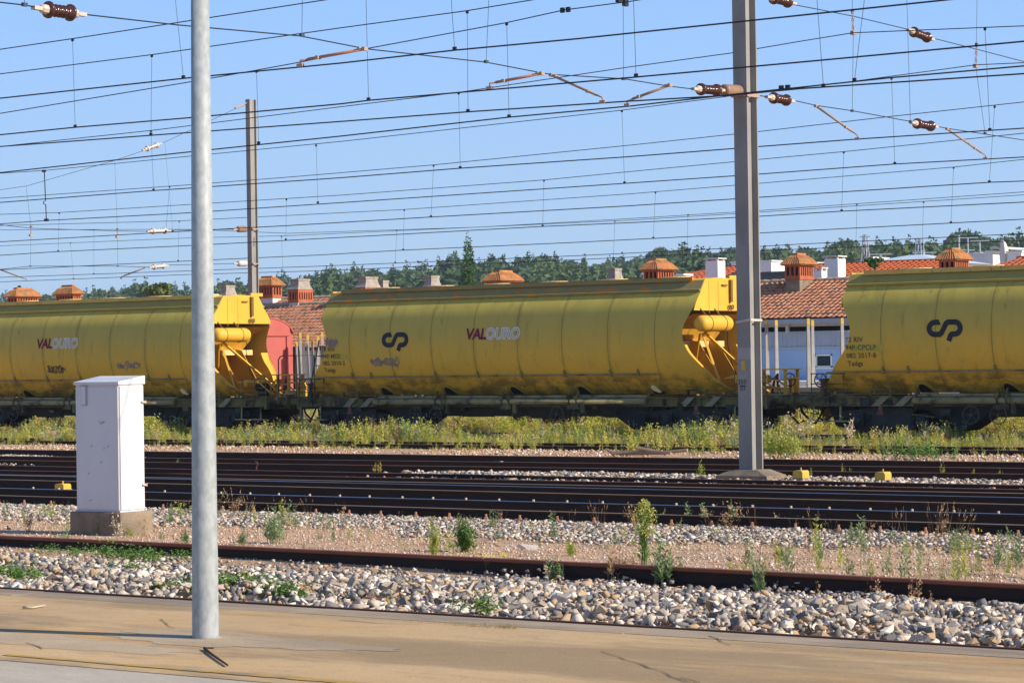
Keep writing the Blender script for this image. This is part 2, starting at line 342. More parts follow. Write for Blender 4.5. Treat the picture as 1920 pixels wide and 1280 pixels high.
def np_mesh(name, V, T, mats, mi=None, parent=None, smooth=False):
    """big triangle mesh from numpy arrays"""
    me = bpy.data.meshes.new(name); nv, nt_ = len(V), len(T)
    me.vertices.add(nv); me.vertices.foreach_set('co', V.astype(np.float32).ravel())
    me.loops.add(nt_*3); me.loops.foreach_set('vertex_index', T.astype(np.int32).ravel())
    me.polygons.add(nt_); me.polygons.foreach_set('loop_start', np.arange(0, nt_*3, 3, dtype=np.int32)); me.polygons.foreach_set('loop_total', np.full(nt_, 3, dtype=np.int32))
    for q in mats: me.materials.append(M[q])
    if mi is not None: me.polygons.foreach_set('material_index', mi.astype(np.int32))
    me.update(calc_edges=True); me.validate()
    o = bpy.data.objects.new(name, me); COL.objects.link(o)
    if parent is not None: o.parent = parent
    return o
def join_templates(tmpl, idx, pos, rotz, scl, matoff=None, tilt=None):
    """tmpl: list of (V, T, MI); returns V, T, MI of all placements"""
    VV = []; TT = []; MM = []; base = 0
    for k, (V, T, MI) in enumerate(tmpl):
        sel = np.where(idx == k)[0]
        if not len(sel): continue
        n = len(sel); c, s = np.cos(rotz[sel]), np.sin(rotz[sel]); sc = scl[sel]
        if sc.ndim == 1: sc = np.stack([sc]*3, 1)
        v = V[None]*sc[:, None, :]
        if tilt is not None:
            ct, st = np.cos(tilt[sel])[:, None], np.sin(tilt[sel])[:, None]
            y = v[..., 1]*ct - v[..., 2]*st; z = v[..., 1]*st + v[..., 2]*ct; v = np.stack([v[..., 0], y, z], 2)
        x = v[..., 0]*c[:, None] - v[..., 1]*s[:, None]; y = v[..., 0]*s[:, None] + v[..., 1]*c[:, None]
        v = np.stack([x, y, v[..., 2]], 2) + pos[sel][:, None, :]
        t = T[None] + (np.arange(n)*len(V))[:, None, None] + base
        mi = np.broadcast_to(MI[None], (n, len(T))).copy()
        if matoff is not None: mi = mi + matoff[sel][:, None]
        VV.append(v.reshape(-1, 3)); TT.append(t.reshape(-1, 3)); MM.append(mi.ravel()); base += n*len(V)
    return np.concatenate(VV), np.concatenate(TT), np.concatenate(MM)

# ------------------------------------------------------------------ ground sheet
def ground():
    ys = sorted(set([-30, 0, 10, 12.5] + [p[0] for p in PROF] + list(np.arange(12.8, 22, .6)) + list(np.arange(22, 62, 1.3)) + [70, 80, 100, 160, 240, 340, 450, 580, 700, 850, 1300, 2000, 2600]))
    xs = sorted(set(list(np.arange(-80, 5, 2.0)) + list(np.arange(-1200, -80, 40)) + list(np.arange(5, 400, 60)) + [-2600, -1900, 800, 1500, 2600]))
    V = [(x, y, gz(x, y)) for y in ys for x in xs]; n = len(xs)
    F = [(j*n+i, j*n+i+1, (j+1)*n+i+1, (j+1)*n+i) for j in range(len(ys)-1) for i in range(n-1)]
    b = MB(); b.add(V, F); b.m = [1 if ys[k//(n-1)] >= 300 else 0 for k in range(len(F))]
    M['far_ground'] = mat('far_ground', (.07, .10, .04), (.12, .12, .06), .02, .95)
    o = b.build('ground', ['soil', 'far_ground'], smooth=True); tag(o, kind='structure')
ground()

# ------------------------------------------------------------------ platform
def platform():
    Z = .45; yE = 12.88
    p = thing('platform', None, None); tag(p, kind='structure')
    del_keys = [k for k in ('label', 'category') if k in p.keys()]
    for k in del_keys: del p[k]
    b = MB(); b.box(-60, 30, 9.742, yE-.36, -.2, Z); b.build('platform_floor', 'platform', p)
    # coping in long stones with open joints
    x = -60; k = 0
    while x < 30:
        l = 2.4 + .5*random.random(); b = MB(); b.box(x, x+l-.012, yE-.352, yE-.03, -.2, Z+.001*(k % 3)); b.build('coping_stone', 'coping', p); x += l; k += 1
    b = MB(); b.box(-60, 30, yE-.028, yE+.004, -.1, Z+.012); b.build('edge_strip', 'steel_edge', p)
    # paler rough floor in front
    b = MB(); b.box(-60, 30, -20, 9.74, -.2, Z-.004); b.build('inner_floor', 'pale_floor', p)
    # yellow safety line, worn away to the left
    a = onZ(0, 1227, Z).y; 
    x = -14.0
    while x < -2:
        l = .8; y0 = 9.885; wdt = .05 if x < -9.9 else .085
        b = MB(); n = 8
        vs = []
        for i in range(n+1):
            xx = x + l*i/n; j = random.uniform(-.008, .008); vs += [(xx, y0+j, Z+.004), (xx, y0+wdt+random.uniform(-.008, .008), Z+.004)]
        b.add(vs, [(2*i, 2*i+2, 2*i+3, 2*i+1) for i in range(n)])
        if x > -11.2: b.build('yellow_line', 'line_yellow', p)
        x += l
    # cement patch round the lamp pole foot
    bx, by = -10.39, 11.14
    b = MB(); ring = []
    for i in range(90):
        t = 2*math.pi*i/90; rr = 1 + .18*math.sin(3*t+1) + .09*math.sin(7*t) + .06*math.sin(17*t+1) + .07*random.random()
        ring.append((bx+.25+.95*rr*math.cos(t), by-.02+.30*rr*math.sin(t), Z+.0018))
    b.add(ring, [tuple(range(90))]); b.build('cement_patch', 'patch_cement', p)
    b = MB(); ring = []
    for i in range(90):
        t = 2*math.pi*i/90; rr = 1 + .22*math.sin(2*t+2) + .09*math.sin(9*t) + .06*math.sin(19*t+1) + .07*random.random()
        ring.append((bx-.75+1.0*rr*math.cos(t), by-.62+.26*rr*math.sin(t), Z+.0012))
    b.add(ring, [tuple(range(90))]); b.build('cement_patch', 'patch_cement', p)
    # cracks
    def crack(pts, wd=.012):
        P = [onZ(x_, y_, Z) for x_, y_ in pts]; q = []
        for A, B in zip(P, P[1:]):
            n = max(2, int((B-A).length/.12))
            for i in range(n): q.append(A.lerp(B, i/n) + Vector((random.uniform(-.015, .015), random.uniform(-.012, .012), 0)))
        q.append(P[-1]); b = MB(); vs = []
        for i, c in enumerate(q):
            w_ = wd*(.4+.9*random.random()); d = (q[min(i+1, len(q)-1)]-q[max(0, i-1)]).normalized(); nn = Vector((-d.y, d.x, 0))
            vs += [c+nn*w_/2+Vector((0, 0, .005)), c-nn*w_/2+Vector((0, 0, .005))]
        b.add(vs, [(2*i, 2*i+1, 2*i+3, 2*i+2) for i in range(len(q)-1)]); b.build('crack', 'crack', p)
    crack([(1128, 1221), (1170, 1236), (1240, 1258), (1290, 1280), (1330, 1296)], .008)
    crack([(540, 1170), (620, 1178), (760, 1174)], .006); crack([(640, 1163), (700, 1168), (790, 1171)], .010)
    crack([(300, 1161), (328, 1178)], .007); crack([(50, 1205), (80, 1217)], .007)
    crack([(0, 1169), (160, 1165), (350, 1163)], .005); crack([(700, 1232), (860, 1226), (960, 1223)], .005)
    crack([(1280, 1270), (1320, 1284)], .012); crack([(1330, 1193), (1370, 1210)], .01)
platform()
def stick(pts, r, label, matn='bark', name='twig'):
    b = MB(); P = [onZ(x, y, .45+r+.003) for x, y in pts]; b.tube(P, r, 6, radii=[r*(1.1-.5*i/len(P)) for i in range(len(P))])
    o = thing(name, label, 'twig', P[0]); b.build('stem', matn, o, smooth=True)
    b = MB(); b.tube([P[0]+Vector((0, 0, .002)), P[0].lerp(P[1], .5)+Vector((.02, .03, .012))], r*.5, 5); b.build('side_shoot', matn, o)
stick([(383, 1214), (395, 1224), (412, 1236), (427, 1246)], .008, 'dark stick lying on the platform just right of the lamp pole foot')
stick([(43, 1138), (62, 1138), (85, 1134)], .009, 'pale dry twig lying on the platform at the far left', 'weed_pale')

# ------------------------------------------------------------------ stones
def stone_templates(n=14, pts=11):
    """crushed stone: hull of a few random points, so it has flat faces and sharp edges"""
    import bmesh
    out = []
    for k in range(n):
        rg = np.random.default_rng(100+k); bm = bmesh.new(); P = rg.normal(size=(pts, 3)); P /= np.linalg.norm(P, axis=1)[:, None]; P *= rg.uniform(.38, .56, pts)[:, None]; P *= np.array([1.25, .9, .72])*rg.uniform(.85, 1.2, 3)
        for p in P: bm.verts.new(p)
        r = bmesh.ops.convex_hull(bm, input=bm.verts); bmesh.ops.delete(bm, geom=[g for g in r['geom_interior'] if isinstance(g, bmesh.types.BMVert)], context='VERTS'); bm.verts.index_update(); bm.verts.ensure_lookup_table()
        bmesh.ops.triangulate(bm, faces=bm.faces); bm.verts.index_update()
        V = np.array([v.co[:] for v in bm.verts]); T = np.array([[v.index for v in f.verts] for f in bm.faces]); bm.free(); out.append((V, T, np.zeros(len(T), int)))
    return out
ST = stone_templates(16, 8); ST_SMALL = []
for k in range(8):
    rg = np.random.default_rng(k+50)
    V = np.array([(.5, 0, 0), (-.5, 0, 0), (0, .5, 0), (0, -.5, 0), (0, 0, .35), (0, 0, -.35)])*rg.uniform(.75, 1.2, (6, 3)) + rg.uniform(-.12, .12, (6, 3))
    T = np.array([(0, 2, 4), (2, 1, 4), (1, 3, 4), (3, 0, 4), (2, 0, 5), (1, 2, 5), (3, 1, 5), (0, 3, 5)]); ST_SMALL.append((V, T, np.zeros(8, int)))
STONE_MATS = ['stone', 'stone_grey', 'stone_tan', 'stone_pale']
STONE_P = [.36, .32, .12, .20]
def pick_mats(n): return RNG.choice(4, n, p=STONE_P)
def in_view(x, y, pad=1.0): return (x > -1.093*y*1.0 - pad) & (x < -.4547*y + pad)
def near_ballast():
    bed = thing('ballast', None, None); tag(bed, kind='structure')
    for k in ('label', 'category'):
        if k in bed.keys(): del bed[k]
    n = 54000
    x = RNG.uniform(-27, -3, n); y = RNG.uniform(12.98, 21.2, n); ok = in_view(x, y, 2.6); x, y = x[ok], y[ok]
    n = len(x); size = np.clip(RNG.lognormal(math.log(.072), .30, n), .04, .15)
    lay = RNG.uniform(0, 1, n); z = np.array([gz(a, b) for a, b in zip(x, y)]) + lay*.10 + .04*np.sin(x*3.1+y*2)*np.sin(y*2.3-x)
    z += .05*np.exp(-((y-14.6)/1.0)**2)*np.sin(x*1.3)
    size *= np.where(y > 20.3, .7, 1)
    idx = RNG.integers(0, 16, n); rot = RNG.uniform(0, 6.28, n); tilt = RNG.uniform(-1.5, 1.5, n); mi = pick_mats(n)
    # the 300 that show largest become single stones
    vis = (lay > .6) & (y > 13.8) & (y < 17) & in_view(x, y, -.1); sc_ = size/np.hypot(x, y)*vis; top = np.argsort(-sc_)[:298]
    rest = np.ones(n, bool); rest[top] = False
    meshes = {}
    for k in top:
        key = (idx[k], mi[k])
        if key not in meshes:
            me = bpy.data.meshes.new('stone'); me.from_pydata(ST[key[0]][0].tolist(), [], ST[key[0]][1].tolist()); me.materials.append(M[STONE_MATS[key[1]]]); meshes[key] = me
        o = bpy.data.objects.new('stone', meshes[key]); COL.objects.link(o); o.parent = bed
        o.location = (x[k], y[k], z[k]+.01); s = size[k]; o.scale = (s, s, s); o.rotation_euler = (tilt[k], 0, rot[k])
    V, T, MI = join_templates(ST, idx[rest], np.stack([x, y, z], 1)[rest], rot[rest], size[rest], mi[rest], tilt[rest])
    o = np_mesh('stone_bed', V, T, STONE_MATS, MI, bed); tag(o, kind='stuff')
near_ballast()
def spread(name, n, xr, yr, smin, smax, small, zoff, mats=STONE_MATS, probs=STONE_P, dens=None, parent=None):
    x = RNG.uniform(*xr, n); y = RNG.uniform(*yr, n); ok = in_view(x, y, 4)
    if dens is not None: ok &= RNG.uniform(0, 1, n) < dens(x, y)
    x, y = x[ok], y[ok]; n = len(x); t = ST_SMALL if small else ST
    z = np.array([gz(a, b) for a, b in zip(x, y)]) + zoff + RNG.uniform(0, smax*.3, n)
    V, T, MI = join_templates(t, RNG.integers(0, len(t), n), np.stack([x, y, z], 1), RNG.uniform(0, 6.28, n), RNG.uniform(smin, smax, n)*np.where(RNG.uniform(0, 1, n) < .1, 1.4, 1), RNG.choice(len(mats), n, p=probs), RNG.uniform(-.5, .5, n))
    o = np_mesh(name, V, T, mats, MI, parent); tag(o, kind='stuff'); return o
# gravelly soil between the first rail and the main tracks, pale ballast towards the tracks
spread('gravel', 24000, (-34, -8), (21.3, 27.9), .012, .040, True, 0, ['gravel', 'stone_pale', 'stone_tan', 'brick_bit'], [.55, .27, .15, .03], lambda x, y: np.clip(.9-.25*np.sin(x*1.7)*np.sin(y*2.1), 0, 1))
spread('track_ballast', 30000, (-34, -8), (24.9, 28.4), .04, .085, False, .01, dens=lambda x, y: np.clip((y-25.0-.5*np.sin(x*.8)-.3*np.sin(x*2.3))/1.4, 0, 1)*.8)
spread('track_ballast', 8000, (-60, -14), (28.5, 45.0), .04, .07, True, -.02, ['stone_grey', 'stone_tan', 'stone_pale', 'sleeper'], [.35, .2, .12, .33])
spread('mast_ballast', 4500, (-30.5, -14), (36.6, 39.3), .06, .12, False, .02, dens=lambda x, y: np.clip((x+31)/3, 0, 1))
spread('verge_gravel', 9000, (-58, -17), (44.9, 49.0), .03, .09, True, .0, ['stone_pale', 'soil'], [.25, .75], lambda x, y: np.clip(.55+.5*np.sin(x*.7)*np.sin(x*.23+y), 0, 1))
for cx, cy, h in ((-45.3, 41.6, .12), (-26.5, 39.2, .04), (-31.2, 42.4, .05), (-43.0, 38.9, .03)):
    spread('stone_heap', 1400 if h > .1 else 500, (cx-1.8, cx+1.8), (cy-.4, cy+.4), .05, .11, False, h*.8, dens=lambda x, y: np.exp(-((x-cx)/.9)**2))
# a few stones and brick pieces that stand out
def rock(px, py, size, label, matn, flat=.6, z=None, name='rock', cat='stone', rz=0):
    yy = onZ(px, py, -.12 if z is None else z); zz = gz(yy.x, yy.y) if z is None else z
    p = onZ(px, py, zz); k = random.randrange(16); V, T, _ = ST[k]
    me = bpy.data.meshes.new(name); me.from_pydata((V*np.array([size, size*.8, size*flat/.7])).tolist(), [], T.tolist()); me.materials.append(M[matn])
    o = bpy.data.objects.new(name, me); COL.objects.link(o); o.location = (p.x, p.y, zz+size*.18); o.rotation_euler = (0, .1, rz); tag(o, label, cat)
rock(992, 1030, .26, 'large pale boulder on the gravel behind the rusty rail, biggest loose stone in view', 'stone_pale', .75, name='boulder')
rock(936, 1024, .14, 'flat tan stone just left of the large pale boulder', 'stone_tan', .5)
rock(908, 1018, .09, 'small tan block of stone beside the flat stone, left of the boulder', 'stone_tan', .8)
rock(440, 985, .17, 'squarish ochre stone on the ballast right of the lamp pole', 'stone_tan', .9)
rock(484, 1117, .14, 'dark orange lump of brick in the ballast near the platform edge', 'brick_bit', .7, .3, 'brick_lump')
rock(566, 1113, .15, 'orange wedge of broken tile lying among the leaves on the ballast', 'brick_bit', .5, .3, 'tile_fragment', rz=.8)
rock(1366, 1052, .10, 'grey stone lying in front of the first rail at right', 'stone_grey', .6)
rock(15, 992, .13, 'dark grey stone on the soil at the far left', 'stone_grey', .7)
rock(700, 1070, .12, 'rust brown stone in the middle of the ballast bank', 'stone_tan', .8, .1)
rock(1850, 1022, .16, 'ochre stone among the weeds at the far right', 'stone_tan', .9)

# ------------------------------------------------------------------ rails
def fitline(pts):
    P = [onZ(x, y, 0) for x, y in pts]; X = np.array([p.x for p in P]); Y = np.array([p.y for p in P])
    b, a = np.polyfit(X, Y, 1); return a, b, min(X), max(X)
def rail_prof(h=.165):
    return [(-.068, -h), (.068, -h), (.068, -h+.012), (.012, -h+.032), (.009, -.045), (.034, -.034), (.036, -.006), (.028, 0), (-.028, 0), (-.036, -.006), (-.034, -.034), (-.009, -.045), (-.012, -h+.032), (-.068, -h+.012)]
def rail(parent, line, topm, x0=-230, x1=60, curve=0, name='rail', lift=0.0, h=.165, head=(6, 7, 8)):
    a, b, xa, xb = line; pr = rail_prof(h); n = len(pr); bld = MB()
    xs = [x0, (x0+xa)/2] + list(np.linspace(xa, xb, 9)) + [(x1+xb)/2, x1]
    vs = []
    for x in xs:
        t = (x-xa)/(xb-xa); y = a+b*x + (curve*4*t*(1-t) if 0 < t < 1 else 0)
        vs += [(x, y+u, v+lift) for u, v in pr]
    fs = []; mi = []
    for i in range(len(xs)-1):
        for k in range(n):
            fs.append((i*n+k, i*n+(k+1) % n, (i+1)*n+(k+1) % n, (i+1)*n+k)); mi.append(1 if k in head else 0)
    fs += [tuple(range(n))[::-1], tuple((len(xs)-1)*n+k for k in range(n))]; mi += [0, 0]
    bld.add(vs, fs); bld.m = mi
    return bld.build(name, ['rail_rust', topm], parent)
XS = (400, 800, 1440, 1920)
RY = dict(r1=(940, 950, 969.5, 983.5), r2=(925, 934, 951, 963.7), r3=(909, 916.5, 932.5, 946), r4=(900, 906, 921, 933), r5b=(898, 901, 915, 925), r5=(889, 894, 911, 915),
          r6=(879.6, 886, 903.7, 906), r7=(867, 873, 882.5, 887), r8=(858.5, 864, 872.5, 875.7), r9=(847, 852, 860, 865.6))
LN = {k: fitline(list(zip(XS, v))) for k, v in RY.items()}
def ry(k, x): return LN[k][0] + LN[k][1]*x
def sleepers(parent, ka, kb, x0, x1, step, joined):
    b0 = MB(); x = x0
    proto = None
    while x < x1:
        ya, yb = ry(ka, x), ry(kb, x); lo, hi = min(ya, yb)-.5, max(ya, yb)+.5
        if hi-lo > 3.6: hi = lo + 2.8
        if joined: b0.box(x-.12, x+.12, lo, hi, -.30, -.172)
        else:
            b = MB(); b.box(x-.12, x+.12, lo, hi, -.30, -.172); b.build('sleeper', 'sleeper', parent)
        x += step
    if joined: tag(b0.build('sleepers', 'sleeper', parent), kind='stuff')
T1 = thing('railway_track', 'nearest main track with a polished far rail and bolts along its foot', 'railway track', (-22, 29, 0))
rail(T1, LN['r1'], 'rail_top_tan'); rail(T1, LN['r2'], 'rail_top_polished'); sleepers(T1, 'r1', 'r2', -42, -8, .62, False)
# fastenings: plate + bolt, shared meshes
def fastening_mesh(matn, s=1.0):
    b = MB(); b.box(-.13*s, .13*s, -.05, .07, 0, .015); b.lathe((0, 0, .015), (0, 0, .075*s), [(0, .03), (.45, .03), (.46, .018), (1, .016)], 6)
    me = bpy.data.meshes.new('fastening'); me.from_pydata([tuple(v) for v in b.v], [], b.f); me.materials.append(M[matn]); return me
fm, fp = fastening_mesh('clip', 1.25), fastening_mesh('clip_pale', 1.0)
x = -42.0
while x < -8:
    for key, off, me, zz in (('r1', -.13, fm, -.15), ('r2', .12, fp, -.052)):
        if in_view(x, 29, .8):
            o = bpy.data.objects.new('rail_fastening', me); COL.objects.link(o); o.parent = T1
            o.location = Vector((x+random.uniform(-.02, .02), ry(key, x)+off, zz)) - T1.location
    x += .62
T2 = thing('railway_track', 'second main track counted from the platform, tan near rail and shiny far rail', 'railway track', (-24, 33, 0))
rail(T2, LN['r3'], 'rail_top_tan'); rail(T2, LN['r4'], 'rail_top_polished'); sleepers(T2, 'r3', 'r4', -50, -10, .62, True)
T3 = thing('railway_track', 'third track with a switch rail, passing just in front of the concrete mast', 'railway track', (-26, 36, 0))
rail(T3, LN['r5b'], 'rail_top_tan', name='switch_rail'); rail(T3, LN['r5'], 'rail_top_rust'); rail(T3, LN['r6'], 'rail_top_rust')
T4 = thing('railway_track', 'dull brown track passing just behind the concrete mast', 'railway track', (-28, 41, 0))
rail(T4, LN['r7'], 'rail_top_rust'); rail(T4, LN['r8'], 'rail_top_rust'); sleepers(T4, 'r7', 'r8', -60, -14, .65, True)
T5 = thing('railway_track', 'rusty single rail line beside the weedy verge', 'railway track', (-30, 44.5, 0))
rail(T5, LN['r9'], 'rail_top_rust'); 
T6 = thing('railway_track', 'overgrown rusty track half hidden in the weeds in front of the wagons', 'railway track', (-35, 50, 0))
rail(T6, (49.6, 0, -55, -20), 'rail_top_rust', h=.15); rail(T6, (51.27, 0, -55, -20), 'rail_top_rust', h=.15); 
b = MB()
for i in range(90): b.box(-75+i*.65-.12, -75+i*.65+.12, 49.1, 51.8, -.28, -.13)
tag(b.build('sleepers', 'sleeper', T6), kind='stuff')
T7 = thing('railway_track', 'siding on which the yellow hopper wagons stand', 'railway track', (-40, 57.5, 0))
for yy in (56.67, 58.33): rail(T7, (yy, 0, -70, -20), 'rail_top_rust')
T8 = thing('railway_track', 'back siding behind the yellow wagons under the stake wagons', 'railway track', (-50, 64, 0))
for yy in (63.17, 64.83): rail(T8, (yy, 0, -80, -20), 'rail_top_rust')
T0 = thing('railway_track', 'rusty disused rail in front of the metal cabinet, closest rail to the platform', 'railway track', (-15, 21.3, 0))
nl = fitline([(0, 1005), (480, 1024), (960, 1046), (1440, 1071), (1920, 1097)])
rail(T0, nl, 'rail_top_red', curve=.1, h=.18, head=(4, 5, 6, 7, 8, 9, 10))

# switch gear bits between the rails
def place_box(px, py, Y, sx, sy, sz, name, label, cat, matn, post=True):
    p = onY(px, py, Y); t = thing(name, label, cat, (p.x, Y, p.z)); b = MB()
    w_ = sx/2; b.prism([(-w_, 0), (w_, 0), (w_*1.0, sz*.75), (w_*.72, sz), (-w_*.72, sz), (-w_*1.0, sz*.75)], 'y', -sy/2, sy/2); b.build('housing', matn, t, world=False)
    b = MB(); b.box(-w_*1.12, w_*1.12, -sy*.56, sy*.56, -.04, .0); b.build('base', 'plinth', t, world=False)
    if post: b = MB(); b.tube([(0, 0, sz), (0, 0, sz+.05)], .012, 6); b.build('lifting_eye', matn, t, world=False)
place_box(1502, 895.5, 37.9, .19, .24, .13, 'track_marker_box', 'small yellow box with a pin on the ballast, nearer the mast', 'marker box', 'marker')
place_box(1656, 898.5, 37.9, .19, .24, .13, 'track_marker_box', 'small yellow box on the ballast at right, the one farther from the mast', 'marker box', 'marker')
place_box(118, 916, 30.9, .22, .18, .09, 'rail_contact_box', 'orange yellow box between the main rails left of the metal cabinet', 'marker box', 'yellow')
t = thing('rail_hook', 'small rusty hook standing on a sleeper between the far rails', 'hook', onY(481, 880, 38.0))
b = MB(); q = onY(481, 880, 38.0); b.tube([q, q+Vector((0, 0, .06)), q+Vector((.03, 0, .10)), q+Vector((.02, 0, .15)), q+Vector((-.03, 0, .16))], .014, 6); b.build('hook', 'rail_top_rust', t)

# ------------------------------------------------------------------ lamp pole
def lamp_pole():
    base = onZ(385.5, 1195, .45); top = onY(374.5, -60, base.y)
    t = thing('lamp_pole', 'galvanised round steel pole standing on the platform at left', 'pole', base)
    H = top-base; b = MB()
    b.lathe(base, top, [(0, .081), (.002, .081), (.5, .067), (1, .0535)], 40); b.build('shaft', 'galv', t, smooth=True)
    b = MB(); b.lathe(base+Vector((0, 0, -.01)), base+Vector((0, 0, .006)), [(0, .1), (1, .095)], 24); b.build('foot_collar', 'cement', t)
    # the pole goes on above the picture to its lamp
    b = MB(); b.lathe(top, top+Vector((H.x*.6, H.y*.6, 3.2)), [(0, .0535), (1, .04)], 20); b.build('upper_shaft', 'galv', t, smooth=True)
    tt = top+Vector((H.x*.6, H.y*.6, 3.2)); b = MB(); b.tube([tt, tt+Vector((0, .5, .25)), tt+Vector((0, 1.1, .3))], .03, 8); b.build('bracket_arm', 'galv', t)
    b = MB(); b.prism([(0, 0), (.12, -.06), (.55, -.05), (.62, 0), (.5, .08), (.1, .08)], 'x', tt.x-.13, tt.x+.13)
    b.v = [(v[0], v[1]+tt.y+1.0, v[2]+tt.z+.3) for v in b.v]; b.build('lamp_head', 'galv', t)
lamp_pole()

# ------------------------------------------------------------------ metal cabinet
def cabinet():
    g = onZ(223, 1003, -.12); Y0 = g.y; X1 = g.x      # near right corner of plinth
    zb = onY(223, 961, Y0+.03).z; zt = onY(221, 716, Y0+.03).z; W = onY(223, 961, Y0).x - onY(140, 958.5, Y0).x; D = .82*1.02
    D = 52/83*W*.93
    t = thing('metal_cabinet', 'tall white metal cabinet with a sloped lid on a concrete plinth', 'cabinet', (X1-W/2, Y0+D/2, -.12))
    x0, x1, y0, y1 = X1-W, X1, Y0+.03, Y0+.03+D
    b = MB(); b.prism([(x0-.07, -.14), (x1+.05, -.14), (x1+.05, zb-.0), (x0-.07, zb-.0)], 'y', Y0-.02, y1+.08); b.build('plinth', 'plinth', t, bevel=.015)
    b = MB(); b.box(x0+.012, x1-.012, y0+.012, y1-.012, zb, zt-.01); b.build('body', 'cabinet', t, bevel=.008)
    b = MB(); b.box(x0+.02, x1-.02, y0, y0+.011, zb+.03, zt-.06); b.build('door', 'cabinet', t, bevel=.004)
    b = MB(); b.box(x1-.011, x1+.002, y0+.02, y1-.02, zb+.03, zt-.05); b.build('side_door', 'cabinet', t, bevel=.004)
    r = .075
    b = MB(); zl = zt-.035
    b.add([(x0-.006, y0-.012, zl), (x1+.008, y0-.012, zl), (x1+.008, y1+.01, zl), (x0-.006, y1+.01, zl), (x0-.006, y0-.012, zl+.04), (x1+.008, y0-.012, zl+.04), (x1+.008, y1+.01, zl+.04+r), (x0-.006, y1+.01, zl+.04+r)],
          [(0, 3, 2, 1), (4, 5, 6, 7), (0, 1, 5, 4), (1, 2, 6, 5), (2, 3, 7, 6), (3, 0, 4, 7)]); b.build('lid', 'cabinet', t, bevel=.006)
    hx = onY(158, 742, y0).x; hz0 = onY(158, 760, y0).z; hz1 = onY(158, 723, y0).z
    h = MB(); h.box(hx-.055, hx+.055, y0-.012, y0, hz0, hz1); ho = h.build('handle_plate', 'cabinet_dark', t)
    h = MB(); h.box(hx-.042, hx+.04, y0-.022, y0-.012, hz0+.012, hz1-.012); h.build('handle', 'cabinet', ho)
    for zz in (onY(272, 753, y1).z, onY(272, 908, y1).z):
        h = MB(); h.box(x1+.002, x1+.03, y1-.07, y1-.0, zz-.012, zz+.012); h.tube([(x1+.03, y1-.01, zz-.02), (x1+.03, y1-.01, zz+.02)], .01, 8); h.build('hinge', 'fitting_pale', t)
    # scuff marks
    for px, py, s in ((192, 792, .05), (186, 789, .03), (195, 840, .025), (172, 836, .03), (166, 888, .035), (203, 836, .03), (170, 937, .03), (190, 866, .03)):
        c = onY(px, py, y0-.002); h = MB(); pts = []
        for i in range(7):
            a = 2*math.pi*i/7; pts.append((c.x+s*math.cos(a)*random.uniform(.5, 1.2), y0-.0015, c.z+s*.5*math.sin(a)*random.uniform(.3, 1.2)+.4*s*math.cos(a)))
        h.add(pts, [tuple(range(7))]); h.build('scuff', 'scuff', t)
M['scuff'] = mat('scuff', (.34, .33, .35), (.52, .51, .52), 22, .7)
cabinet()

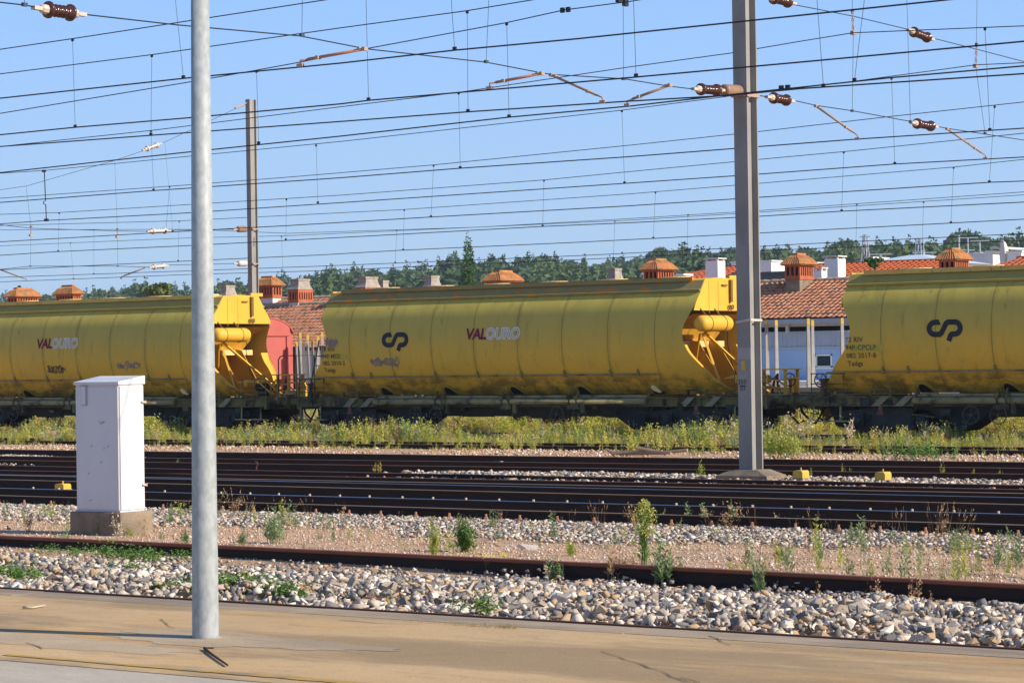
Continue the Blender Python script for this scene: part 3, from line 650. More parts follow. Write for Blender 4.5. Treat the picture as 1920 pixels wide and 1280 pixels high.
# ------------------------------------------------------------------ concrete masts
def ibeam(b, x0, x1, y0, y1, z0, z1, fl=.06, web=.05):
    xm = (x0+x1)/2; f2 = .035
    b.prism([(x0, y0), (x1, y0), (x1, y0+fl), (xm+web/2, y0+fl+.01), (xm+web/2, y1-f2-.01), (x1, y1-f2), (x1, y1), (x0, y1), (x0, y1-f2), (xm-web/2, y1-f2-.01), (xm-web/2, y0+fl+.01), (x0, y0+fl)], 'z', z0, z1)
MX, MY = -22.28, 37.8
def near_mast():
    t = thing('concrete_mast', 'thick near concrete catenary mast of H section right of centre', 'mast', (MX, MY, 0))
    c0 = onY(1396.5, 888, MY).x; 
    y0, y1 = MY-.17, MY+.20
    xl = onY(1386, 880, y0).x; xr = onY(1411, 880, y0).x
    b = MB(); ibeam(b, xl, xr, y0, y1, .06, 12.2); b.build('shaft', 'concrete_mast', t)
    # plinth, tapered like a low pyramid
    cx = (xl+xr)/2; b = MB(); z0, z1, z2 = -.25, .02, .12
    P = []
    for (hx, hy, z) in ((.52, .34, z0), (.52, .34, z1), (.27, .23, z2)): P += [(cx-hx, MY-hy, z), (cx+hx, MY-hy, z), (cx+hx, MY+hy, z), (cx-hx, MY+hy, z)]
    b.add(P, [(0, 3, 2, 1)] + [(i*4+k, i*4+(k+1) % 4, i*4+4+(k+1) % 4, i*4+4+k) for i in range(2) for k in range(4)] + [(8, 9, 10, 11)]); b.build('plinth', 'plinth', t, bevel=.012)
    # yellow sign plate, number, grey painted band
    def facey(px, py): return onY(px, py, y0-.004)
    a, c = facey(1390, 676), facey(1398, 694); b = MB(); b.box(a.x, c.x, y0-.012, y0-.001, c.z, a.z); b.build('yellow_plate', 'marker', t)
    a, c = facey(1380.5, 652), facey(1406, 674); b = MB(); b.box(xl+.004, xr-.004, y0-.003, y0-.0005, c.z, a.z); b.build('painted_band', 'band_grey', t)
    for s_, px, py, h in (('350', 1383.5, 720, .085), ('07', 1388, 732, .085)):
        o = facey(px, py); text_obj(s_, h, 'logo_dark', t, lambda u, v: (o.x+u, y0-.004, o.z+v), world=True, name='number')
    a, c = facey(1387, 722.3), facey(1397, 723.3); b = MB(); b.box(a.x, c.x, y0-.004, y0-.001, c.z-.004, a.z+.002); b.build('number_bar', 'logo_dark', t)
    # rope wound round the shaft
    zr = onY(1390, 603, y0).z; b = MB()
    for k in range(3):
        z = zr + k*.012; e = .012
        b.tube([(xl-e, y0-e, z-.02), (xr+e, y0-e, z+.015), (xr+e, y1+e, z+.01), (xl-e, y1+e, z-.01), (xl-e, y0-e, z-.012)], .009, 5)
    for k in range(11):
        xx = lerp(xl, xr, k/10.); b.tube([(xx, y0-.018, zr-.02+.03*k/10), (xx+.03, y0-.024, zr+.012+.03*k/10)], .006, 4)
    b.build('rope_band', 'rope', t)
    # steel bracket band at the crossing wires
    zb = onY(1400, 176, y0).z; b = MB()
    for z in (zb-.03, zb+.01): b.box(xl-.02, xr+.02, y0-.03, y0-.002, z-.012, z+.012); b.box(xl-.02, xr+.02, y1+.002, y1+.03, z-.012, z+.012)
    b.box(xl-.03, xl-.005, y0-.03, y1+.03, zb-.045, zb+.03); b.box(xr+.005, xr+.03, y0-.03, y1+.03, zb-.045, zb+.03)
    b.build('bracket_band', 'fitting', t)
    return t, xl, xr, y0, y1
M['band_grey'] = mat('band_grey', (.38, .36, .35), (.30, .28, .28), 4, .85)

# ------------------------------------------------------------------ lettering
def text_geo(s, h, bold=0.0, shear=0.0, outline=0.0, space=1.0):
    cu = bpy.data.curves.new('t', 'FONT'); cu.body = s; cu.size = h/.72; cu.shear = shear; cu.offset = bold*h; cu.space_character = space; cu.resolution_u = 4
    if outline: cu.fill_mode = 'NONE'; cu.bevel_depth = outline; cu.bevel_resolution = 0
    else: cu.fill_mode = 'FRONT' if hasattr(cu, 'fill_mode') else cu.fill_mode
    o = bpy.data.objects.new('t', cu); COL.objects.link(o)
    dg = bpy.context.evaluated_depsgraph_get(); me = bpy.data.meshes.new_from_object(o.evaluated_get(dg))
    V = [tuple(v.co) for v in me.vertices]; F = [tuple(p.vertices) for p in me.polygons]
    bpy.data.objects.remove(o); bpy.data.curves.remove(cu); bpy.data.meshes.remove(me)
    return V, F
def text_obj(s, h, matn, parent, place, world=False, name='lettering', **k):
    V, F = text_geo(s, h, **k); b = MB(); b.add([Vector(place(v[0], v[1])) + Vector((0, -v[2] if k.get('outline') else 0, 0)) for v in V], F)
    return b.build(name, matn, parent, world=world)
nm, mxl, mxr, my0, my1 = near_mast()
M['mast_far'] = mat('mast_far', (.34, .325, .30), (.20, .19, .175), 2, .9, stretch=(1, 1, .3))
def far_mast():
    Y = 63+4.2; cx = onY(473, 400, Y).x; zt = onY(470, 187, Y).z
    t = thing('concrete_mast', 'farther slimmer concrete mast standing behind the wagons at left', 'mast', (cx, Y, 0))
    b = MB(); ibeam(b, cx-.10, cx+.10, Y-.17, Y+.19, -.1, zt, fl=.12, web=.05); b.build('shaft', 'mast_far', t)
    b = MB(); b.box(cx-.4, cx+.4, Y-.4, Y+.4, -.2, .1); b.build('plinth', 'plinth', t)
    for py in (430, 495):
        z = onY(470, py, Y).z; b = MB(); b.box(cx-.2, cx+.2, Y-.22, Y-.182, z-.02, z+.02); b.box(cx-.2, cx-.172, Y-.22, Y+.2, z-.02, z+.02); b.box(cx+.152, cx+.18, Y-.22, Y+.2, z-.02, z+.02); b.build('bracket_band', 'fitting', t)
    # loose loop of wire on the shaft
    b = MB(); q = [onY(x_, y_, Y-.2) for x_, y_ in ((476, 444), (478, 452), (477.5, 462), (475, 462), (475, 452), (476.5, 444))]; b.tube(q, .008, 5); b.build('wire_loop', 'wire', t)
    return cx, Y
FX, FY = far_mast()

# ------------------------------------------------------------------ overhead line
def wirepart(b, pts, r): b.tube(pts, r, 5)
def resample(P, n=8):
    out = []
    for A, B in zip(P, P[1:]): out += [A.lerp(B, i/n) for i in range(n)]
    return out+[P[-1]]
def catenary(Y, contact, messenger, droppers, label, rc, rm=None, extend=40, stiff=None):
    P = [onY(x, y, Y) for x, y in contact]
    dirv = (P[0]-P[-1]).normalized(); P = [P[0]+(P[0]-P[1]).normalized()*extend] + P + [P[-1]+(P[-1]-P[-2]).normalized()*12]
    t = thing('overhead_line', label, 'overhead wire', P[len(P)//2], 'overhead wires above the tracks')
    b = MB(); wirepart(b, P, rc); b.build('contact_wire', 'wire', t)
    rm = rm or rc*.8
    if messenger:
        Q = [onY(x, y, Y) for x, y in messenger]; Q = [Q[0]+(Q[0]-Q[1]).normalized()*extend] + Q + [Q[-1]+(Q[-1]-Q[-2]).normalized()*12]
        b = MB(); wirepart(b, Q, rm); b.build('messenger_wire', 'wire', t)
    for (a, c) in droppers:
        A, B = onY(*a, Y), onY(*c, Y); b = MB(); b.tube([A, B], rc*.42, 4); s = rc/.008
        d = b.build('dropper', 'wire_thin', t)
        b = MB(); b.box(B.x-.02*s, B.x+.02*s, B.y-.012, B.y+.012, B.z-.008, B.z+.03*s); b.build('clamp', 'wire', d); b = MB(); b.box(A.x-.015*s, A.x+.015*s, A.y-.012, A.y+.012, A.z-.03*s, A.z+.006); b.build('clamp', 'wire', d)
    if stiff:
        A, B = onY(*stiff[0], Y), onY(*stiff[1], Y); m1 = A.lerp(B, .6); m2 = A.lerp(B, .68)
        b = MB(); b.tube([A, m1, m1+Vector((-.08, 0, -.03)), m2+Vector((-.08, 0, .02)), m2, B], .014, 6); b.box(A.x-.06, A.x+.04, A.y-.03, A.y+.03, A.z-.04, A.z+.02); b.box(B.x-.06, B.x+.06, B.y-.03, B.y+.03, B.z-.02, B.z+.05); b.build('stiff_hanger', 'wire', t)
catenary(25.2, [(0, 184.6), (343, 147.5), (640, 118.6), (853, 94.5), (1080, 73.4), (1500, 29.3), (1778, 0), (1920, -15)], None, [((328, -8), (344, 147)), ((845.5, -8), (852.5, 94))],
         'thick single wire running from the left edge up to the top right corner', .0105)
catenary(29.3, [(0, 253), (141, 239), (356, 221), (640, 195), (691, 188.5), (1180, 146), (1500, 117), (1920, 78)], [(0, 93), (136, 73), (612, 0), (720, -18)], [((136, 73), (141, 239)), ((686, -10), (691, 188.5)), ((1187.5, -10), (1192.6, 144))],
         'second overhead line from the platform, upper wire leaving the top edge left of centre', .0115)
catenary(31.5, [(0, 275), (283, 254), (640, 228), (877, 210), (1180, 190), (1370, 179), (1500, 166.6), (1920, 138.5)], [(0, 139), (284.6, 103), (640, 52.6), (876, 20.6), (1000, 0), (1100, -17)], [((284.6, 103), (283, 254)), ((876, 20.6), (877.5, 210)), ((1531, -10), (1544, 163))],
         'overhead line whose lower wire meets the near mast just above its bracket', .0115)
catenary(32.6, [(0, 324), (356, 285), (640, 255.4), (954.6, 220), (1180, 199.4), (1368, 178), (1671, 146), (1920, 124)], [(0, 213), (356, 154), (481, 132), (563, 117), (691, 91), (950, 43), (1059, 19), (1180, 3.4), (1250, -8)], [((481, 132), (485, 270)), ((950, 43), (954.6, 220)), ((1622, -10), (1602, 152))],
         'overhead line whose spliced upper wire climbs past the pink arm to the top edge', .0115)
catenary(40.7, [(0, 379.7), (288, 357.5), (640, 333.4), (863, 315.6), (1180, 294), (1424, 275), (1608, 261), (1920, 240.6)], [(0, 275), (283, 245), (640, 200.4), (860, 173.6), (1180, 126), (1373, 99.6), (1500, 78), (1599, 62), (1920, 49)], [((283, 245), (288, 357.5)), ((860, 173.6), (863, 315.6)), ((1846.8, 53), (1856, 245))],
         'overhead line just beyond the near mast, its lower wire held by the right arm', .0115)
catenary(46.9, [(0, 420), (87, 413.5), (356, 399), (640, 380), (1171, 344), (1424, 326.6), (1678, 307.7), (1920, 294.6)], [(0, 325), (82, 320), (356, 293), (640, 265.4), (1166, 207), (1372, 180), (1599, 153), (1830, 122), (1920, 118)], [((592.6, 271.6), (596, 381)), ((1166, 207), (1171, 344)), ((1671.6, 146), (1677.8, 307.7))],
         'overhead line with a stiff looped hanger near the left edge', .0115, stiff=((83, 320), (87, 413.5)))
catenary(53.9, [(0, 453.4), (356.6, 432.9), (540, 423), (808, 407), (1180, 386), (1424, 370), (1855, 342), (1920, 339.6)], [(0, 371.8), (356, 346.6), (540, 332.4), (813, 309.4), (1180, 272.6), (1424, 246.8), (1658, 220), (1920, 191.5)], [((813, 309.4), (808, 407)), ((1865, 199), (1855, 342)), ((318, 349), (311, 435))],
         'thin overhead line above the weedy verge with a hanger over the middle wagon lettering', .0125)
catenary(60.3, [(0, 478.7), (109, 471.7), (356.6, 460.4), (756, 439), (1018, 424.6), (1180, 417.7), (1424, 405.6), (1579, 396), (1920, 379)], [(0, 402), (111, 398.6), (640, 366), (1020, 337.6), (1180, 322), (1424, 299), (1582, 284.6), (1920, 250)], [((111, 398.6), (109, 471.7)), ((537, 373), (536, 450)), ((1020, 337.6), (1017.5, 424.6)), ((1582, 284.6), (1578, 396))],
         'overhead line running right above the yellow wagons, eighth from the platform', .013)
catenary(69.2, [(0, 506), (356.6, 489), (600, 478), (756, 469), (1080, 454.4), (1364, 440), (1500, 433), (1751, 420), (1920, 411)], [(0, 423), (340, 414), (540, 404), (758, 393), (1180, 363.7), (1424, 343.8), (1788, 313.5), (1920, 299)], [((336, 414), (334, 490)), ((758, 393), (756, 469)), ((1229, 360), (1225, 447)), ((1788, 313.5), (1783, 418))],
         'overhead line behind the wagons, crossing the sky just above the hill', .0135)
catenary(78.5, [(0, 520), (356, 507.7), (600, 499), (1080, 479.5), (1376, 465), (1500, 457.7), (1920, 438)], [(0, 431), (356, 430), (540, 437.5), (744, 431), (896, 426), (1180, 410), (1424, 395), (1920, 360)], [((176, 430), (176, 514)), ((744, 431), (741, 493)), ((1290, 402), (1288, 469)), ((1606.6, 382), (1605, 453))],
         'far overhead line, second lowest of the wires over the treetops', .0135)
catenary(82, [(0, 528.5), (356, 514.5), (600, 507.7), (1080, 487), (1376, 473), (1500, 467), (1920, 451)], [(0, 461), (356, 446), (540, 442), (1180, 413), (1424, 398), (1920, 365.5)], [((132, 455), (138, 523)), ((528, 443), (530, 510)), ((1153, 414), (1150, 484)), ((1731.7, 378), (1729, 458))],
         'farthest overhead line, lowest wire of all, just over the treetops', .0135)

def insulator(parent, A, B, matn='insul', R_=.085, ribs=5, end='fitting_pale'):
    """string insulator between A and B: end sheds large, ribs between"""
    L_ = (B-A).length; prof = [(0, R_*.25), (.04, R_*.45)]
    prof += [(.06, R_), (.12, R_*1.02), (.16, R_*.45)]
    for k in range(ribs):
        t = .2+.6*k/(ribs-1); prof += [(t-.03, R_*.45), (t, R_*.78), (t+.035, R_*.45)]
    prof += [(.84, R_*.45), (.88, R_*1.02), (.94, R_), (.96, R_*.4), (1, R_*.25)]
    b = MB(); b.lathe(A, B, prof, 14); o = b.build('insulator', matn, parent, smooth=True)
    d = (B-A).normalized(); s = R_/.085
    for P, sg in ((A, -1), (B, 1)):
        b = MB()
        b.lathe(P-d*sg*.01, P+d*sg*.07*s, [(0, .05*s), (.8, .045*s), (1, .03*s)], 8); b.box(P.x+d.x*sg*.12*s-.03*s, P.x+d.x*sg*.12*s+.03*s, P.y+d.y*sg*.12*s-.05*s, P.y+d.y*sg*.12*s+.05*s, P.z+d.z*sg*.12*s-.018*s, P.z+d.z*sg*.12*s+.018*s)
        b.build('end_fitting', end, o)
def clampbit(b, P, s=1): b.box(P.x-.03*s, P.x+.03*s, P.y-.05*s, P.y+.05*s, P.z-.03*s, P.z+.03*s)
def X_(px, py, X=MX): return onX(px, py, X)
def span(name, label, cat, X, pts, ins, r=.009, insm='insul', R_=.11, end='fitting_pale', links=(), chains=()):
    P = [onX(x, y, X) for x, y in pts]; t = thing(name, label, cat, P[0])
    b = MB(); b.tube(P, r, 5); b.build('span_wire', 'wire', t)
    for a, c in ins: insulator(t, onX(*a, X), onX(*c, X), insm, R_, end=end)
    for a, c in links: b = MB(); A, B = onX(*a, X), onX(*c, X); b.tube([A, B], r*.55, 4); clampbit(b, B, .7); b.build('link_wire', 'wire_thin', t)
    for a, c in chains:
        A, B = onX(*a, X), onX(*c, X); b = MB(); n = 6
        for i in range(n): b.ring(A.lerp(B, (i+.5)/n), (1, 0, 0) if i % 2 else (.5, 1, 0), (B-A).length/n*.42, .011, 10, 4)
        clampbit(b, B, 1.2); b.build('chain', 'fitting', t)
    return t
span('cross_span_wire', 'wire slanting from the near mast to the upper left corner, brown insulators on it', 'span wire', MX,
     [(-80, -4), (46, 10), (84, 17), (136, 25), (330, 47), (563, 68), (686, 92), (911, 117), (1010, 136), (1034, 140), (1169, 148), (1255, 162), (1305, 168), (1372, 174)],
     [((86, 18), (136, 25)), ((1311, 167.5), (1347, 169.5))], R_=.105, links=[((567, -10), (566, 66)), ((917, -10), (911.5, 116)), ((1168.5, 8), (1169, 148)), ((46, -8), (46, 9))])
t = thing('tension_cylinder', 'short tan cylinder fixed on the left of the near mast beside the insulator', 'cylinder', X_(1365, 170))
b = MB(); b.lathe(X_(1357, 169.3), X_(1386, 171), [(0, .04), (.01, .10), (.1, .105), (.92, .105), (.98, .095), (1, .05)], 20); b.build('barrel', 'pvc', t, smooth=True)
span('cross_span_wire', 'lower wire going right from the near mast with two brown insulators', 'span wire', MX,
     [(1412, 178), (1440, 182), (1490, 189), (1530, 198), (1598, 208), (1707, 228), (1760, 238), (1776, 241), (1848, 252), (1920, 263), (2050, 285)],
     [((1448, 183.5), (1477, 188.5)), ((1717, 231.5), (1748, 237))], R_=.105, links=[((1600, 62), (1598, 208)), ((1700, -10), (1707, 228)), ((1829.5, 124), (1847, 250))], chains=[((1598, 20), (1600, 62))])
span('cross_span_wire', 'upper wire slanting down to the right edge with two brown insulators near the top', 'span wire', MX,
     [(1410, -16), (1447, -5), (1482, 8), (1600, 31), (1700, 55), (1745, 71), (1832, 93), (1920, 116), (2050, 150)],
     [((1448, -3), (1480, 5)), ((1711, 59.5), (1741, 71.5))], R_=.105, links=[((1598, -10), (1598, 20)), ((1832, -10), (1831, 83))], chains=[((1831, 83), (1829.5, 124))])
# steady arms from the cross span down to the contact wires
def arm(lo, hi, Y, label, matn='arm', X=MX, r=.021):
    A = onY(*lo, Y); B = onX(*hi, X)
    if (A-B).length > 2.2: B = onY(*hi, Y+ (.25 if X == MX else .2))
    t = thing('steady_arm', label, 'steady arm', B, 'steady arms holding the contact wires')
    e = Vector((0, 0, .06)); b = MB(); d = (B-A); q = A+Vector((0, 0, .07)); b.tube([A, q, q.lerp(B, .12)], r*.6, 6); b.tube([q.lerp(B, .12), B], r, 8); b.build('rod', matn, t, smooth=True)
    b = MB(); b.box(A.x-.05, A.x+.05, A.y-.02, A.y+.02, A.z-.015, A.z+.03); b.build('clamp', 'fitting', t)
    for P_, s_ in ((q.lerp(B, .28), .75), (B, .8), (B.lerp(A, .08)+Vector((0, 0, .02)), .6)): b = MB(); clampbit(b, P_, s_); b.build('clamp', 'fitting', t)
arm((563, 124), (684, 92), 25.2, 'pink steady arm at upper centre left, the leftmost of the arms against open sky')
arm((918, 166), (1016, 138), 29.3, 'orange pink steady arm rising to the right, left one of the pair sharing a clamp')
arm((1130, 192), (1034, 141), 31.5, 'tan steady arm sloping down to the right from the shared clamp', 'arm_tan')
arm((1176, 198), (1256, 160), 32.6, 'brown steady arm just left of the near mast', 'arm_tan')
arm((1608, 261), (1530, 199), 40.7, 'tan steady arm sloping down right of the near mast, the one closer to it', 'arm_tan')
arm((1848, 298), (1776, 242), 46.9, 'pale steady arm sloping down near the right edge', 'arm_tan', r=.022)
arm((50, 526.5), (-4, 504), 82, 'thin steady arm at the far left above the chimneys', 'arm_tan', X=FX, r=.03)
arm((227, 522), (272, 502), 78.5, 'small steady arm left of the lamp pole, just above the treetops', 'arm_tan', X=FX, r=.03)
# far mast spans
span('cross_span_wire', 'thin wire left from the middle of the far mast with a pale insulator', 'span wire', FX, [(-40, 417), (57, 428), (220, 433), (278, 434), (318, 432), (440, 430), (462, 430)], [((284, 433.5), (311, 432.5))], .010, 'insul_white', .11, links=[((49, 350), (58, 425)), ((215, 302), (220, 430)), ((58, 441), (57, 499)), ((220, 443), (221, 499))], chains=[((58, 424), (58, 441)), ((220, 427), (220, 444))])
span('cross_span_wire', 'lowest thin wire left from the far mast with a pale insulator over the trees', 'span wire', FX, [(-40, 507), (0, 505), (57, 499), (221, 499), (278, 501), (316, 497), (440, 494), (462, 494)], [((287, 500.5), (308, 498.5))], .010, 'insul_white', .10)
span('stay_wire', 'faint wire rising from the left edge to the far mast top, pale insulator', 'stay wire', FX, [(-60, 369), (0, 356), (49, 349), (215, 301), (265, 284), (306, 268), (440, 205), (468, 192)], [((274, 279.5), (296, 271.5))], .008, 'insul_white', .10, links=[((309, 268), (324, 433))])
for px, py, lab in ((455, 430, 'small brown insulator cylinder bolted on the far mast, the upper one'), (456, 494, 'small pale insulator cylinder bolted on the far mast, the lower one')):
    A, B = onX(px-10, py, FX), onX(px+6, py-.5, FX); t = thing('mast_insulator', lab, 'insulator', A)
    b = MB(); b.lathe(A, B, [(0, .06), (.1, .11), (.9, .11), (1, .06)], 12); b.build('barrel', 'pvc' if py < 450 else 'insul_white', t, smooth=True); b = MB(); b.tube([A, A+(A-B)*.5], .03, 6); b.build('end_fitting', 'fitting_pale', t)
A, B = onX(441, 203, FX), onX(456, 197, FX); t = thing('stay_shackle', 'small shackle holding the stay wire at the top of the far mast', 'shackle', A); b = MB(); b.tube([A, B], .04, 6); b.tube([B, onX(463, 193, FX)], .015, 5); b.build('shackle', 'fitting', t)
# splice clamps on the wires
for px, py, Y, lab in ((1060, 19, 32.6, 'dark splice clamp on the upper wire at the top middle'), (1471, 165, 32.6, 'black double clamp on the wire just right of the near mast')):
    P = onY(px, py, Y); t = thing('wire_clamp', lab, 'clamp', P); b = MB(); b.box(P.x-.09, P.x-.02, P.y-.02, P.y+.02, P.z-.04, P.z+.04); b.build('clamp_block', 'wire', t); b = MB(); b.box(P.x+.02, P.x+.09, P.y-.02, P.y+.02, P.z-.04, P.z+.04); b.build('clamp_block', 'wire', t)
P = X_(1167, 4); t = thing('span_clamp', 'black double clamp at the very top edge left of the near mast', 'clamp', P); b = MB(); b.box(P.x-.03, P.x+.03, P.y-.16, P.y-.03, P.z-.02, P.z+.1); b.build('clamp_block', 'wire', t); b = MB(); b.box(P.x-.03, P.x+.03, P.y+.03, P.y+.14, P.z-.06, P.z+.08); b.build('clamp_block', 'wire', t)

# ------------------------------------------------------------------ hopper wagons
YC = 57.5
HWT = [(1.12, .78), (1.25, .93), (1.4, 1.08), (1.65, 1.27), (1.9, 1.39), (2.2, 1.47), (2.6, 1.5), (2.9, 1.485), (3.15, 1.445), (3.4, 1.365), (3.6, 1.25), (3.82, 1.03)]
HLT = [(1.12, 7.5), (1.25, 7.15), (1.4, 6.97), (1.65, 6.78), (1.9, 6.58), (2.2, 6.28), (2.6, 6.1), (2.9, 6.13), (3.15, 6.27), (3.4, 6.40), (3.6, 6.43), (3.82, 6.43)]
def interp(T, z):
    return float(np.interp(z, [a for a, _ in T], [b for _, b in T]))
from math import sin, cos, pi
def smooth_tab(T):
    # monotone fine table through Catmull-like smoothing
    z = np.linspace(T[0][0], T[-1][0], 28); v = np.array([interp(T, q) for q in z]); k = v.copy()
    for _ in range(2): k[1:-1] = (k[:-2]+2*k[1:-1]+k[2:])/4
    return [(float(a), float(b)) for a, b in zip(z, k)]
HWT, HLT = smooth_tab(HWT), smooth_tab(HLT)
hw = lambda z: interp(HWT, z); hl = lambda z: interp(HLT, z)
ZL = [a for a, _ in HWT]
def wagon(cx, label, rusty, rail_end, texts):
    t = thing('hopper_wagon', label, 'freight wagon', (cx, YC, 0), 'yellow hopper wagons coupled in a train')
    SHIFT = {'sole_bar', 'diagonal_stay', 'jack_bracket', 'red_hook', 'centre_sill', 'bogie_side_frame', 'axle_box', 'spring', 'wheelset', 'bolster', 'brake_gear', 'brake_rod', 'end_floor', 'headstock', 'buffer', 'coupling',
             'brake_column', 'brake_wheel', 'valve_stand', 'valve', 'brake_pipes', 'valve_wheel', 'low_rail', 'step', 'end_railing', 'rigging_piece'}    # the underframe sits .55 m off the hopper's centre
    def B(mb, name, mt, parent=t, **k):
        if name in SHIFT: mb.v = [(v[0]+.55, v[1], v[2]) for v in mb.v]
        return mb.build(name, mt, parent, world=False, **k)
    # side plates between weld seams
    cuts = [-9, -5.25, -3.75, -2.25, -.75, .75, 2.25, 3.75, 5.25, 9]
    for sg in (-1, 1):
        for a, c in zip(cuts, cuts[1:]):
            mb = MB(); vs = []; n = 5
            for z in ZL:
                l = hl(z); A, Cc = max(a, -l), min(c, l)
                for i in range(n): vs.append((A+(Cc-A)*i/(n-1), sg*hw(z), z))
            fs = [(j*n+i, j*n+i+1, (j+1)*n+i+1, (j+1)*n+i) if sg < 0 else (j*n+i, (j+1)*n+i, (j+1)*n+i+1, j*n+i+1) for j in range(len(ZL)-1) for i in range(n-1)]
            mb.add(vs, fs); B(mb, 'side_plate', 'body', smooth=True)
        for c in cuts[1:-1]:
            mb = MB(); vs = []
            for z in ZL: vs += [(c-.008, sg*(hw(z)+.004), z), (c+.008, sg*(hw(z)+.004), z)]
            mb.add(vs, [(2*i, 2*i+1, 2*i+3, 2*i+2) for i in range(len(ZL)-1)]); B(mb, 'weld_seam', 'seam')
    # cornice band and roof
    cm = 'cornice_rust' if rusty else 'cornice'
    for sg in (-1, 1):
        mb = MB(); mb.prism([(sg*.95, 3.80), (sg*1.08, 3.83), (sg*1.085, 3.88), (sg*1.02, 3.895), (sg*.84, 4.13), (sg*.80, 4.13), (sg*.80, 3.80)], 'x', -6.42, 6.42); B(mb, 'cornice', cm)
        mb = MB(); mb.box(-6.0, 6.1, min(sg*.80, sg*.90), max(sg*.80, sg*.90), 4.135, 4.16); mb.box(-6.0, 6.1, min(sg*.90, sg*.925), max(sg*.90, sg*.925), 4.10, 4.215); B(mb, 'roof_walkway', 'yellow_rail' if not rusty else cm)
    mb = MB(); mb.prism([(-.8, 4.05), (-.8, 4.13), (-.4, 4.19), (0, 4.21), (.4, 4.19), (.8, 4.13), (.8, 4.05)], 'x', -6.42, 6.42); B(mb, 'roof', 'yellow')
    for k in range(6):
        c = -5.0 + k*2.0; mb = MB(); r = [(c+.52*cos(a)*1.0, .42*sin(a)) for a in np.linspace(0, 2*pi, 20)[:-1]]
        mb.prism(r, 'z', 4.16, 4.225); r2 = [(c+.42*cos(a), .32*sin(a)) for a in np.linspace(0, 2*pi, 20)[:-1]]; mb.prism(r2, 'z', 4.225, 4.262); B(mb, 'roof_hatch', 'yellow_pale')
    # pipes on the side
    for sg in (-1, 1):
        mb = MB(); mb.tube([(-6.9, sg*1.30, 1.65), (5.3, sg*1.30, 1.65)], .022, 6)
        B(mb, 'thin_side_pipe', 'pipe_pale')
        for s in (-5.3, -4.6, -2.25, -.75, .75, 2.2, 3.7, 4.6): mb = MB(); mb.box(s-.03, s+.03, min(sg*1.27, sg*1.34), max(sg*1.27, sg*1.34), 1.60, 1.80); B(mb, 'pipe_bracket', 'seam')
        mb = MB(); mb.tube([(-4.4, sg*1.42, .93), (4.9, sg*1.42, .93)], .085, 12); B(mb, 'air_pipe', 'pipe_pale', smooth=True)
        mb = MB(); mb.box(-4.4, 4.9, min(sg*1.15, sg*1.31), max(sg*1.15, sg*1.31), 1.035, 1.10); B(mb, 'ledge', 'pipe_pale')
    # discharge chutes: hood around a black sheet painting the shaded mouth, lever arms
    for s in (-4.35, -2.05, .28, 2.55, 4.95):
        for sg in (-1, 1):
            mb = MB(); y0 = sg*.93
            prof = [(s-.26, 1.12), (s-.25, 1.30), (s-.15, 1.41), (s+.0, 1.43), (s+.14, 1.38), (s+.24, 1.26), (s+.34, 1.12)]
            inn = [(s-.15, 1.13), (s-.15, 1.24), (s-.09, 1.33), (s+.01, 1.335), (s+.09, 1.29), (s+.16, 1.21), (s+.23, 1.13)]
            def PY(z): return sg*(hw(max(z, 1.12))+.012)
            vs = [(x, PY(z), z) for x, z in prof] + [(x, PY(z)+sg*.035, z) for x, z in inn]
            mb.add(vs, [(i, i+1, 8+i, 7+i) for i in range(6)]); ch = B(mb, 'discharge_hood', 'hood')
            mb = MB(); mb.add([(x, PY(z)+sg*.03, z) for x, z in inn], [tuple(range(7))]); B(mb, 'opening_shade', 'hole', ch)
            if s > 4.9:
                mb = MB(); mb.prism([(s-.10, 1.30), (s-.04, 1.36), (s+.04, 1.34), (s+.24, 1.18), (s+.20, 1.15), (s+.02, 1.2)], 'y', PY(1.3)+sg*.05, PY(1.3)+sg*.13); B(mb, 'sunlit_patch', 'yellow_pale', ch)  # added pale plate paints the sunlit interior of the last chute
            if s > -4.3 and s < 4.9:
                for q in (-.10, .14): mb = MB(); mb.tube([(s+q-.03, sg*1.30, 1.22), (s+q, sg*1.50, 1.02), (s+q+.03, sg*1.50, .82)], .028, 6); mb.box(s+q-.06, s+q+.06, min(sg*1.36, sg*1.52), max(sg*1.36, sg*1.52), .98, 1.10); B(mb, 'lever', 'frame_olive')
                mb = MB(); mb.box(s-.16, s+.22, min(sg*1.40, sg*1.5), max(sg*1.40, sg*1.5), .72, .86); B(mb, 'lever_box', 'frame_olive'); mb = MB(); mb.box(s+.28, s+.40, min(sg*1.42, sg*1.5), max(sg*1.42, sg*1.5), .62, .88); B(mb, 'lever_box', 'frame_olive')
            else:
                mb = MB(); mb.tube([(s+.02, sg*1.3, 1.15), (s-.06, sg*1.48, .95), (s-.08, sg*1.48, .82)], .028, 6); B(mb, 'lever', 'frame_olive')
    # hand wheels under the side
    for s in (-2.80, -2.08, 2.10, 2.85):
        mb = MB(); c = (s, -1.56, .58); mb.ring(c, (0, 1, 0), .215, .013, 26, 5)
        for k in range(5):
            a = 2*pi*k/5+.4; mb.tube([(s, -1.50, .58), (s+.21*cos(a), -1.56, .58+.21*sin(a))], .009, 4)
        mb.lathe((s, -1.60, .58), (s, -1.40, .58), [(0, .035), (.5, .035), (1, .02)], 8); B(mb, 'hand_wheel', 'dark_wheel')
